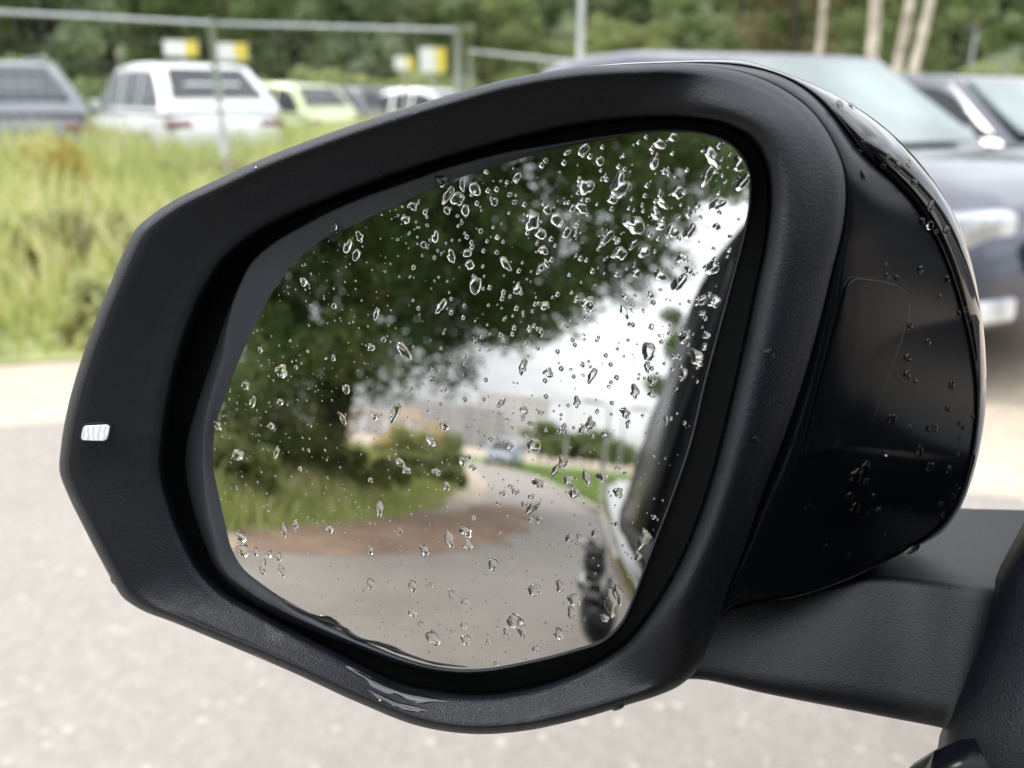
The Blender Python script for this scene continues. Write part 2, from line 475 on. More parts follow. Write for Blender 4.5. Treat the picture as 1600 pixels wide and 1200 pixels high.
# ------------------------------------------------------------------ vegetation
def unit(n):
    v = rng.normal(size=(n, 3)); return v / np.linalg.norm(v, axis=1)[:, None]
def leaf_quads(P, size, up_bias=0.35, aspect=.6):
    """diamond-shaped leaves with random facing at points P"""
    n = len(P)
    N = unit(n); N[:, 2] = np.abs(N[:, 2]) + up_bias; N /= np.linalg.norm(N, axis=1)[:, None]
    T = unit(n); T -= (T * N).sum(1)[:, None] * N; T /= np.linalg.norm(T, axis=1)[:, None]
    B = np.cross(N, T)
    s = size * rng.uniform(.6, 1.35, n)[:, None]
    droop = N * s * .18
    return np.stack([P - T * s, P + B * s * aspect - droop, P + T * s - droop * 2, P - B * s * aspect - droop], 1)
def clumps(centres, radii, per, flat=.75):
    out = []
    for c, r in zip(centres, radii):
        k = int(per * (r ** 2))
        v = unit(k) * (rng.uniform(0.15, 1, k) ** .45)[:, None] * r
        v[:, 2] *= flat
        out.append(v + c)
    return np.concatenate(out)
def make_tree(name, h, spread, leafmat, trunk_r, seed, nleaf, leaf, barkmat, low=.3, limbs=9, shape=1.0, parent_kw=None, lean=0.0):
    rs = random.Random(seed)
    root = empty(name)
    if parent_kw: props(root, **parent_kw)
    parts = []
    top = h * .86
    tp = [(0, 0, -.15), (rs.uniform(-.1, .1), rs.uniform(-.1, .1), h * .2), (lean * .5 + rs.uniform(-.2, .2), rs.uniform(-.2, .2), h * .5), (lean, rs.uniform(-.3, .3), top)]
    parts.append(tube(tp, [trunk_r * 1.25, trunk_r, trunk_r * .6, trunk_r * .12], 9))
    cs, rr = [], []
    for i in range(limbs):
        f = low + (1 - low) * (i + .5) / limbs
        a = i * 2.4 + rs.uniform(-.4, .4)
        z0 = h * (f * .8)
        prof = sin(pi * min(1, max(.08, (f - low * .6) / (1.12 - low * .6)))) ** .6 * shape
        R = spread * prof * rs.uniform(.75, 1.1)
        e = np.array([R * cos(a) + lean * f, R * sin(a), z0 + R * rs.uniform(.1, .45)])
        s = np.array([lean * f * .6, 0, z0 * .85])
        mid = (s + e) / 2 + np.array([0, 0, R * .12])
        parts.append(tube([s, mid, e], [trunk_r * .38 * (1.2 - f), trunk_r * .2, trunk_r * .05], 6))
        for k in range(7):
            t = rs.uniform(.25, 1.12)
            c = s + (e - s) * t + np.array([rs.uniform(-1, 1), rs.uniform(-1, 1), rs.uniform(-.5, .8)]) * spread * .26
            cs.append(c); rr.append(spread * rs.uniform(.12, .30))
    for k in range(8):
        cs.append(np.array([lean + rs.uniform(-.35, .35) * spread, rs.uniform(-.35, .35) * spread, h * rs.uniform(.72, .95)])); rr.append(spread * rs.uniform(.14, .28))
    tot = sum(r * r for r in rr)
    P = clumps(cs, rr, nleaf / tot)
    v, f = join(parts)
    mesh_obj('trunk', v, f, barkmat, root, smooth=True)
    quads_obj('crown', leaf_quads(P, leaf), leafmat, root)
    return root
def make_shrub(name, h, w, leafmat, seed, nleaf, leaf, kw=None, stems=True):
    rs = random.Random(seed)
    root = empty(name)
    if kw: props(root, **kw)
    cs, rr = [], []
    for k in range(12):
        a = rs.uniform(0, 2 * pi); q = rs.uniform(0, .55) * w
        z = rs.uniform(.15, .78) * h
        cs.append(np.array([q * cos(a), q * sin(a), z])); rr.append(rs.uniform(.16, .34) * min(w, h))
    tot = sum(r * r for r in rr)
    P = clumps(cs, rr, nleaf / tot, .9)
    P[:, 2] = np.maximum(P[:, 2], .02)
    parts = []
    for c in cs[:7]:
        parts.append(tube([(0, 0, -.05), (c[0] * .5, c[1] * .5, c[2] * .5), tuple(c)], [.03, .02, .006], 5))
    v, f = join(parts)
    quads_obj('foliage', leaf_quads(P, leaf), leafmat, root)
    mesh_obj('stem', v, f, MAT['wood'], root, smooth=True)
    return root
def put(o, p, rz=0.0, s=1.0, label=None, group=None):
    o.location = (float(p[0]), float(p[1]), float(p[2])); o.rotation_euler = (0, 0, rz); o.scale = (s, s, s)
    if label: o['label'] = label
    if group: o['group'] = group
    return o

def inside(pt, poly):
    x, y = pt; c = False; n = len(poly)
    for i in range(n):
        x1, y1 = poly[i]; x2, y2 = poly[(i + 1) % n]
        if (y1 > y) != (y2 > y) and x < (x2 - x1) * (y - y1) / (y2 - y1) + x1: c = not c
    return c
def inside_np(P, poly):
    x, y = P[:, 0], P[:, 1]; c = np.zeros(len(P), bool); n = len(poly)
    for i in range(n):
        x1, y1 = poly[i]; x2, y2 = poly[(i + 1) % n]
        if y1 == y2: continue
        m = ((y1 > y) != (y2 > y)) & (x < (x2 - x1) * (y - y1) / (y2 - y1) + x1)
        c ^= m
    return c
def blades(P, h, w):
    """bent grass blades: two quads would be cleaner, one kinked quad reads the same at this size"""
    n = len(P)
    a = rng.uniform(0, 2 * pi, n); S = np.stack([np.cos(a), np.sin(a), 0 * a], 1)
    b = rng.uniform(0, 2 * pi, n); L = np.stack([np.cos(b), np.sin(b), 0 * b], 1) * (h * rng.uniform(.1, .55, n))[:, None]
    Hh = np.stack([0 * h, 0 * h, h], 1)
    wv = S * w[:, None]
    base = P
    mid = P + Hh * .6 + L * .35
    tip = P + Hh + L
    q1 = np.stack([base - wv, base + wv, mid + wv * .8, mid - wv * .8], 1)
    q2 = np.stack([mid - wv * .8, mid + wv * .8, tip + wv * .12, tip - wv * .12], 1)
    return np.concatenate([q1, q2])
def scatter(poly, n, box_):
    out = []
    while sum(map(len, out)) < n:
        P = np.stack([rng.uniform(box_[0], box_[1], n * 2), rng.uniform(box_[2], box_[3], n * 2)], 1)
        out.append(P[inside_np(P, poly)])
    return np.concatenate(out)[:n]
def noise2(P, s, seed=0):
    return (np.sin(P[:, 0] * s + 1.7 * np.sin(P[:, 1] * s * .7 + seed)) + np.sin(P[:, 1] * s * 1.3 + 1.3 * np.cos(P[:, 0] * s * .9 + seed * 2))) * .25 + .5
# meadow: dense near, taller towards the fence
P2 = scatter(mead, 60000, (-16, 0, 0.5, 16))
near = np.exp(-np.hypot(P2[:, 0], P2[:, 1]) / 9)
P2 = P2[rng.uniform(size=len(P2)) < .25 + near]
dist = np.hypot(P2[:, 0], P2[:, 1])
edge = np.clip((dist - 4.2) / 2.0, .12, 1)
hh = (.30 + .28 * np.clip((dist - 5) / 6, 0, 1) + .30 * noise2(P2, 1.1)) * edge * rng.uniform(.5, 1.25, len(P2))
P3 = np.concatenate([P2, np.zeros((len(P2), 1))], 1)
quads_obj('meadow_grass', blades(P3, hh, rng.uniform(.006, .018, len(P2)) * (1 + dist / 14)), MAT['meadow'], kind='stuff')
# bank grass seen in the mirror
P2 = scatter(bank, 42000, (-14, -1.8, -30, -4))
dist = np.hypot(P2[:, 0], P2[:, 1] - .2)
hh = (.22 + .5 * noise2(P2, .9, 2)) * rng.uniform(.5, 1.2, len(P2)) * np.clip((-P2[:, 0] - 2.0) / 2.2, .25, 1)
quads_obj('bank_grass', blades(np.concatenate([P2, np.zeros((len(P2), 1))], 1), hh, rng.uniform(.01, .03, len(P2))), MAT['meadow'], kind='stuff')
P2 = scatter(verge, 22000, (-6, 14, -50, -5))
quads_obj('verge_grass', blades(np.concatenate([P2, np.zeros((len(P2), 1))], 1), rng.uniform(.06, .2, len(P2)), rng.uniform(.015, .04, len(P2))), MAT['verge'], kind='stuff')

# weeds of the meadow that stand out
wk = [((62, 195), 9.2, 1.05, .75, 'leaf_yellow', 'yellow flowering weed standing before the grey car'),
      ((120, 120), 13.5, 1.9, .5, 'leaf_pale', 'slim pale green sapling behind the grey car'),
      ((410, 225), 9.0, .75, .8, 'leaf_rust', 'rust brown seeding weeds in front of the green car'),
      ((300, 205), 9.8, .7, .8, 'leaf_rust', 'low rusty weeds in front of the white car'),
      ((500, 215), 9.3, .8, .9, 'leaf_rust', 'rust and green weed before the dark hatchback'),
      ((210, 330), 6.2, .45, .5, 'leaf_straw', 'pale leafy weed in the middle of the meadow'),
      ((90, 430), 4.9, .4, .5, 'leaf_straw', 'pale leafy weed nearest the sandy edge'),
      ((30, 300), 6.8, .55, .5, 'leaf_straw', 'leafy weed at the left of the meadow'),
      ((430, 300), 7.4, .6, .6, 'leaf_straw', 'bright green weed below the green car')]
for i, ((px, py), d, h, w, mt, lb) in enumerate(wk):
    s = make_shrub('weed_clump', h, w, MAT[mt], 40 + i, 1500, .03, dict(label=lb, cat='weeds'))
    put(s, W(px, d), i)

rw = random.Random(77)
wp = [make_shrub('weed_clump', .6, .5, MAT['leaf_rust'], 90, 900, .022), make_shrub('weed_clump', .55, .6, MAT['leaf_straw'], 91, 900, .025)]
fw = [True, True]
for i in range(10, 40):
    k = rw.choice([0, 1, 1])
    px = rw.uniform(-40, 760); d = rw.uniform(6.0, 11.5) if i > 9 else rw.uniform(4.9, 5.7)
    if i <= 9: px = rw.uniform(-40, 260); k = 1
    o = wp[k] if fw[k] else copy_tree(wp[k]); fw[k] = False
    put(o, W(px, d), rw.uniform(0, 6), rw.uniform(.5, 1.15) * (1 if d > 5.8 else .6), ('rust brown seeding', 'pale leafy')[k] + (' weed near the sandy edge of the meadow' if d < 5.8 else ' weed deep in the meadow below the ' + ('grey car' if px < 140 else 'white car' if px < 400 else 'green car')), 'weeds scattered through the meadow')
    o['category'] = 'weeds'

# proto trees for the background ahead
p1 = make_tree('leafy_tree', 9, 3.6, MAT['leaf_far'], .2, 1, 7000, .17, MAT['wood'], low=.12, limbs=10)
p2 = make_tree('leafy_tree', 11, 3.4, MAT['leaf_mid'], .2, 2, 7000, .17, MAT['wood'], low=.15, limbs=11)
p3 = make_tree('leafy_tree', 7, 3.4, MAT['leaf_pale'], .15, 3, 6000, .15, MAT['wood'], low=.08, limbs=8)
protos = [p1, p2, p3]
lab = ['blue green tree in the wooded slope beyond the cars', 'mid green tree in the wooded slope beyond the cars', 'pale yellow green tree in the wooded slope beyond the cars']
used = [False] * 3
rs = random.Random(5)
def where(px):
    return ('above the leftmost grey car' if px < 130 else 'above the white car' if px < 400 else 'above the pale green car' if px < 560 else 'between green car and lamp post' if px < 860 else
            'just right of the lamp post' if px < 1120 else 'beside the rusty-leaved tree' if px < 1300 else 'behind the three birch stems' if px < 1450 else 'above the dark blue car')
def place_tree(k, p, s, px=0, row=0):
    o = protos[k] if not used[k] else copy_tree(protos[k])
    used[k] = True
    put(o, p, rs.uniform(0, 6.28), s, ['blue green', 'mid green', 'pale yellow green'][k] + ' tree ' + ['in the front row', 'in the second row', 'up the slope', 'near the top of the slope'][row] + ' ' + where(px), 'trees of the wooded slope')
    o['category'] = 'tree'
for px in range(-260, 1420, 92):
    d = rs.uniform(40, 50)
    k = rs.choice([0, 1, 1, 0, 2]) if not (820 < px < 1120) else 2
    place_tree(k, W(px + rs.uniform(-25, 25), d), rs.uniform(.8, 1.05) * (0.75 if 820 < px < 1120 else 1), px, 0)
for row, (d0, zz) in enumerate([(62, 1.5), (80, 7), (102, 15)]):
    for px in range(-300, 1950, 105 - row * 8):
        place_tree(rs.choice([0, 0, 1, 0, 2]), W(px + rs.uniform(-35, 35), d0 + rs.uniform(-5, 5), zz * (1 if -200 < px < 1700 else .6)), rs.uniform(.85, 1.3), px, row + 1)
# shrubs between the cars and the trees
sp = make_shrub('shrub', 2.2, 3.0, MAT['leaf_mid'], 71, 4200, .09)
sq = make_shrub('shrub', 2.0, 3.2, MAT['leaf_pale'], 72, 4200, .09)
first = [True, True]
for px in range(-150, 1750, 68):
    k = 1 if (430 < px < 720 or 840 < px < 1120) else rs.choice([0, 0, 1])
    base = (sp, sq)[k]
    o = base if first[k] else copy_tree(base)
    first[k] = False
    put(o, W(px, rs.uniform(26, 33)), rs.uniform(0, 6), rs.uniform(.75, 1.15),
        ('dark green', 'pale green')[k] + ' shrub behind the parked cars ' + where(px), 'shrubs behind the parked cars')
    o['category'] = 'shrub'
# a rusty-leaved tree and the birches
rt = make_tree('autumn_tree', 9, 2.4, MAT['leaf_rust'], .15, 9, 4500, .12, MAT['wood'], low=.3, limbs=8)
props(rt, label='tree with rusty brown leaves left of the birches', cat='tree'); put(rt, W(1235, 34), 1.0)
def birch(pxs, d, lb, seed):
    root = empty('birch_tree', label=lb, cat='tree')
    root.location = tuple(W(pxs[0][0], d))
    parts = []
    b = W(pxs[0][0], d)
    for (pxb, pxt, rr_) in pxs:
        q0 = W(pxb, d) - b; q1 = W(pxt, d) - b
        h = H_of(0, d)
        q1 = q1 * 1.0
        k = 9.0 / h
        top = q0 + (q1 - q0) * k
        q0[2] = -.1; top[2] = 9.0
        parts.append(tube([q0, q0 + (top - q0) * .3 + np.array([.05, 0, 0]), q0 + (top - q0) * .65, top], [rr_, rr_ * .85, rr_ * .6, rr_ * .2], 9))
        for j in range(5):
            s = q0 + (top - q0) * (.5 + .1 * j)
            e = s + np.array([random.uniform(-1, 1), random.uniform(-1, 1), .8])
            parts.append(tube([s, e], [rr_ * .25, .01], 5))
    v, f = join(parts)
    mesh_obj('trunk', v, f, MAT['birch'], root, smooth=True)
    cs = [np.array([random.uniform(-1.5, 1.5), random.uniform(-1.5, 1.5), random.uniform(5, 9)]) for _ in range(16)]
    P = clumps(cs, [random.uniform(.5, 1.0) for _ in cs], 170)
    quads_obj('crown', leaf_quads(P, .07), MAT['leaf_pale'], root)
birch([(1363, 1345, .13), (1385, 1398, .11), (1405, 1428, .10)], 19, 'three-stemmed pale birch above the parked cars on the right', 3)
birch([(1272, 1268, .1)], 24, 'single thin birch trunk left of the three-stemmed one', 4)

# ------------------------------------------------------------------ the big tree and its neighbours behind the car (seen in the glass)
bp_ = MP(505, 690, 13.0, 0)
bt = empty('broadleaf_tree', loc=tuple(bp_), label='large dark broadleaf tree over the bank, reflected in the mirror glass', cat='tree')
tr_parts = []
rs2 = random.Random(21)
tr_parts.append(tube([(0, 0, -.2), (.1, 0, 1.0), (.35, .2, 2.6), (.5, .2, 4.4), (.4, 0, 7.5), (.2, 0, 9.5)], [.46, .36, .32, .27, .16, .05], 12))
cs, rr = [], []
def limb(s, e, r0):
    s, e = np.array(s, float), np.array(e, float)
    mid = (s + e) / 2 + np.array([0, 0, .25 * np.linalg.norm(e - s) * .5])
    tr_parts.append(tube([s, mid, e], [r0, r0 * .6, r0 * .15], 7))
    L = np.linalg.norm(e - s)
    for k in range(int(3 + L * 2.2)):
        t = rs2.uniform(.2, 1.1)
        p = s * (1 - t) ** 2 + 2 * mid * t * (1 - t) + e * t * t if t <= 1 else e + (e - mid) * (t - 1)
        cs.append(p + np.array([rs2.uniform(-1, 1), rs2.uniform(-1, 1), rs2.uniform(-.75, .75)]) * .95)
        rr.append(rs2.uniform(.38, .95))
# limbs over the road: canopy reaches to the right of the trunk
for (e, r0, s0) in [((4.2, .5, 4.1), .12, (.35, .2, 2.6)), ((5.6, -1, 5.2), .14, (.45, .2, 3.6)), ((6.3, 1.5, 6.8), .13, (.5, .2, 4.4)),
                    ((3.0, 3.4, 4.8), .12, (.4, .2, 3.0)), ((5.2, 3.8, 7.6), .13, (.5, .2, 4.8)), ((3.2, -3, 5.0), .12, (.4, .2, 3.4)),
                    ((1.5, 4.8, 6.8), .12, (.5, .2, 4.6)), ((-2.2, 3.0, 4.2), .12, (.3, .2, 3.0)), ((-3.8, .5, 3.8), .12, (.3, .2, 2.6)),
                    ((-4.6, 1.5, 6.0), .13, (.4, .2, 4.2)), ((-3.0, -2.5, 5.5), .12, (.4, .2, 4.0)), ((-2.5, 3.0, 8.0), .12, (.4, 0, 6.0)),
                    ((2.6, 1.0, 9.2), .12, (.4, 0, 6.6)), ((4.6, -.5, 8.8), .12, (.4, 0, 6.4)), ((0, -3.5, 8.0), .12, (.4, 0, 6.5)),
                    ((-.5, 2.5, 9.8), .1, (.3, 0, 7.5)), ((6.6, .2, 8.2), .1, (.45, .2, 5.5)), ((6.0, -2.2, 10.4), .1, (.4, 0, 7)), ((3, 3, 10.2), .1, (.4, 0, 7)), ((5.6, 4.2, 9.6), .1, (.4, 0, 6)), ((-4, 2, 8.6), .1, (.4, 0, 6)), ((4.4, 5.4, 8.8), .1, (.45, .2, 5.5)), ((3.4, 5.2, 6.6), .1, (.45, .2, 5)), ((1.2, 6.4, 8.6), .1, (.45, .2, 6)), ((-1.6, 5.2, 7.8), .1, (.45, .2, 6)), ((-3.6, 4.4, 6.2), .1, (.45, .2, 4.6)), ((2.0, 2.0, 3.6), .08, (.35, .2, 2.4)), ((-2.0, .6, 2.8), .08, (.2, .1, 1.6))]:
    limb(s0, e, r0)
# clumps that fill the crown out to its ragged edge over the road
crown_view = [(350, 590), (395, 450), (470, 370), (620, 310), (820, 235), (1040, 200), (1120, 210), (1090, 262), (1060, 300), (1020, 345), (1005, 400), (985, 430), (920, 465), (860, 520), (780, 548), (700, 590), (640, 560), (560, 560), (470, 600), (400, 640)]
base_np = np.array(bp_)
k = 0
while k < 110:
    px, py = rs2.uniform(345, 1165), rs2.uniform(180, 620)
    if not inside((px, py), crown_view): continue
    d_ = rs2.uniform(8.5, 15)
    cs.append(MP(px, py, d_) - base_np); rr.append(rs2.uniform(.3, .8)); k += 1
    if k % 9 == 0: tr_parts.append(tube([(.45, .2, 4.6 + k * .02), (cs[-1] + np.array([.45, .2, 5.5])) / 2, cs[-1]], [.07, .04, .01], 5))
k = 0
while k < 48:
    px, py = rs2.uniform(960, 1168), rs2.uniform(195, 350)
    if not inside((px, py), [(960, 205), (1110, 200), (1166, 235), (1160, 285), (1100, 300), (1050, 345), (1000, 370)]): continue
    cs.append(MP(px, py, rs2.uniform(8.5, 13)) - base_np); rr.append(rs2.uniform(.3, .6)); k += 1
tr_parts.append(tube([(.45, .2, 6), (4.2, 2.0, 8.4), (7.2, 3.0, 9.2)], [.1, .06, .02], 6))
v, f = join(tr_parts)
mesh_obj('trunk', v, f, MAT['wood'], bt, smooth=True)
P = clumps(cs, rr, 152000 / sum(r * r for r in rr), .8)
quads_obj('crown', leaf_quads(P, .066), MAT['leaf_dark'], bt)

# shrubs on the bank under that tree
bush_spots = [((430, 720), 11.5, 1.7, 2.4, 'leaf_pale', 'leafy green bush left of the reflected tree trunk'),
              ((560, 735), 11.5, 1.0, 1.8, 'leaf_pale', 'dull green bush at the foot of the reflected tree'),
              ((655, 742), 15.5, .9, 2.0, 'leaf_pale', 'rounded green bush nearest the reflected dirt'),
              ((655, 700), 22, 1.9, 2.4, 'leaf_yellow', 'golden leaved bush beside the reflected road'),
              ((700, 735), 17, 1.0, 2.2, 'leaf_pale', 'pale bush at the bend of the reflected road'),
              ((640, 722), 20, 1.5, 2.8, 'leaf_pale', 'pale green bush between the tree and the golden bush'),
              ((375, 700), 9.5, 2.2, 2.0, 'leaf_mid', 'tall green bush at the far left of the reflection'),
              ((350, 780), 7.6, .9, 1.2, 'leaf_pale', 'straw green weeds at the left rim of the reflection')]
for i, ((px, py), d, h, w, mt, lb) in enumerate(bush_spots):
    s = make_shrub('bush', h, w, MAT[mt], 140 + i, 5000, .05, dict(label=lb, cat='bush'))
    put(s, MP(px, py, d, 0), i * 1.3)
# tree standing right of the road behind the car
rt2 = make_tree('roadside_tree', 6.6, 1.7, MAT['leaf_dark'], .14, 31, 16000, .06, MAT['wood'], low=.25, limbs=10)
props(rt2, label='dark tree beside the car roof in the reflection', cat='tree'); put(rt2, MP(1100, 620, 18, 0), .4)
# far row of trees on the right of the reflected road
q1 = make_tree('distant_tree', 6, 3.0, MAT['leaf_mid'], .2, 51, 2600, .22, MAT['wood'], low=.1, limbs=7)
fst = True
for i, px in enumerate([842, 856, 868, 884, 897, 910, 922, 940, 958, 980]):
    o = q1 if fst else copy_tree(q1)
    fst = False
    put(o, MP(px, 730, rs.uniform(85, 105), 0), i, rs.uniform(.6, 1.0), 'distant green tree on the horizon of the reflected verge', 'distant trees across the reflected verge')
    o['category'] = 'tree'

# ------------------------------------------------------------------ buildings seen in the mirror
def building(name, label, p, w, dpt, h, face_az, wallmat, floors, cols, winmat, strip=None, pent=True):
    root = empty(name, loc=(p[0], p[1], 0), rz=face_az, label=label, cat='building')
    v, f = box((0, 0, h / 2 - .25), (w, dpt, h + .5)); mesh_obj('wall', v, f, wallmat, root)
    v, f = join([box((0, 0, h + .4), (w + .6, dpt + .6, .8))] + ([box((w * .2, 0, h + 2), (w * .2, dpt * .5, 2.4))] if pent else []))
    mesh_obj('roof', v, f, strip or wallmat, root)
    fh = h / floors
    v, f = box((0, 0, 0), (w / cols * .58, .3, fh * .55))
    wm = None
    for r in range(floors):
        for c in range(cols):
            x = -w / 2 + (c + .5) * w / cols; z = (r + .52) * fh
            if wm is None:
                wo = mesh_obj('window', v, f, winmat, root); wm = wo
            else:
                wo = link_copy(wm, parent=root)
            wo.location = (x, dpt / 2 + .02, z)
    if strip:
        for c in range(0, cols + 1, 2):
            v2, f2 = box((-w / 2 + c * w / cols, dpt / 2 + .3, h / 2), (.8, .6, h))
            mesh_obj('pier', v2, f2, strip, root)
    return root
def facing(p):
    return atan2(-p[0], -p[1]) * -1 + 0.0
m_conc = simple('grey panel wall', (0.5, 0.49, 0.48), .8, var=.15, vscale=.2)  # colours of the far blocks are lightened to stand for distance haze
m_white = simple('white panel wall', (0.75, 0.75, 0.74), .8, var=.05, vscale=.2)
m_win = simple('building window glass', (0.3, 0.32, 0.34), .25)
m_orange = simple('pale roof', (0.58, 0.47, 0.38), .8)
pb = MP(702, 700, 300, 0)
building('apartment_block', 'long grey apartment block behind the golden bush in the reflection', pb, 44, 14, 17, -atan2(-pb[0], -pb[1]) , m_conc, 7, 12, m_win, m_conc)
pb = MP(795, 710, 310, 0)
building('apartment_tower', 'white apartment block with pale vertical piers behind the reflected van', pb, 34, 16, 26, -atan2(-pb[0], -pb[1]), m_white, 9, 9, m_win, m_white)
pb = MP(840, 715, 330, 0)
building('office_block', 'low pale block right of the white apartment block', pb, 26, 16, 15, -atan2(-pb[0], -pb[1]), m_conc, 5, 7, m_win)
pb = MP(600, 690, 200, 0)
building('row_house', 'pale building with ochre roof seen below the tree canopy', pb, 34, 12, 6, -atan2(-pb[0], -pb[1]), m_white, 3, 10, m_win, m_orange)

def lamp_post(p, h, label, az=0.0, r=.08, group='street lamps along the reflected road'):
    root = empty('street_lamp', loc=(p[0], p[1], 0), rz=az, label=label, cat='street lamp')
    if group: root['group'] = group
    v, f = tube([(0, 0, -.1), (0, 0, h * .5), (0, 0, h), (.1, 0, h + .08), (.35, 0, h + .12)], [r, r * .8, r * .6, r * .5, r * .45], 8)
    mesh_obj('post', v, f, MAT['galv'], root, smooth=True)
    v, f = box((.5, 0, h + .12), (.5, .18, .08)); add_bevel(mesh_obj('lamp_head', v, f, MAT['galv'], root), .03)
    return root
lamp_post(MP(704, 715, 46, 0), 5.6, 'street lamp left of the grey apartment block in the reflection', 1.0, .07)
lamp_post(MP(881, 735, 45, 0), 4.6, 'thin street lamp above the reflected verge', 2.4, .06)
lamp_post(MP(943, 745, 17, 0), 2.5, 'nearer street lamp beside the rear of the black car', 2.8, .05)
lamp_post(MP(966, 745, 19, 0), 2.6, 'street lamp closest to the window frame in the reflection', .4, .05)

# ------------------------------------------------------------------ parked cars
def paint(name, c, rough=.22, metal=.3):
    return simple(name, c, rough, metal=metal, coat=.8, spec=.5)
P_WHITE = paint('white car paint', (0.72, 0.73, 0.73), metal=0)
P_GREY = paint('grey car paint', (0.12, 0.125, 0.145))
P_SLATE = paint('slate blue car paint', (0.045, 0.05, 0.075))
P_NAVY = paint('dark blue car paint', (0.04, 0.045, 0.06))
P_LIME = paint('pale green car paint', (0.5, 0.56, 0.30), metal=0)
P_DARK = paint('anthracite car paint', (0.07, 0.07, 0.075))
P_SILV = paint('silver blue car paint', (0.42, 0.48, 0.55))

def wheel_parts(root, x, y, r, side):
    # tyre as a wheel part, rim as its sub-part
    ring = []
    prof = [(r * .62, .09), (r * .93, .105), (r, .07), (r, -.07), (r * .93, -.105), (r * .62, -.09)]
    n = 28
    V, Fs = [], []
    for k in range(n):
        a = 2 * pi * k / n
        for (rr_, xx) in prof: V.append((xx, rr_ * cos(a), rr_ * sin(a)))
    m = len(prof)
    for k in range(n):
        for j in range(m):
            Fs.append((k * m + j, k * m + (j + 1) % m, ((k + 1) % n) * m + (j + 1) % m, ((k + 1) % n) * m + j))
    t = mesh_obj('wheel', V, Fs, MAT['rubber'], root, smooth=True); t.location = (x, y, r)
    parts = [tube([(side * .02, 0, 0), (side * .085, 0, 0)], [.07, .06], 12)]
    for k in range(5):
        a = 2 * pi * k / 5
        parts.append(tube([(side * .07, .03 * cos(a), .03 * sin(a)), (side * .08, r * .6 * cos(a), r * .6 * sin(a))], [.035, .03], 6))
    V, Fs = [], []
    for k in range(n):
        a = 2 * pi * k / n
        for (rr_, xx) in ((r * .64, side * .092), (r * .56, side * .08), (r * .55, -side * .05)): V.append((xx, rr_ * cos(a), rr_ * sin(a)))
    for k in range(n):
        for j in range(2): Fs.append((k * 3 + j, k * 3 + j + 1, ((k + 1) % n) * 3 + j + 1, ((k + 1) % n) * 3 + j))
    parts.append((V, Fs))
    v, f = join(parts)
    mesh_obj('rim', v, f, MAT['alloy'], t, smooth=False)

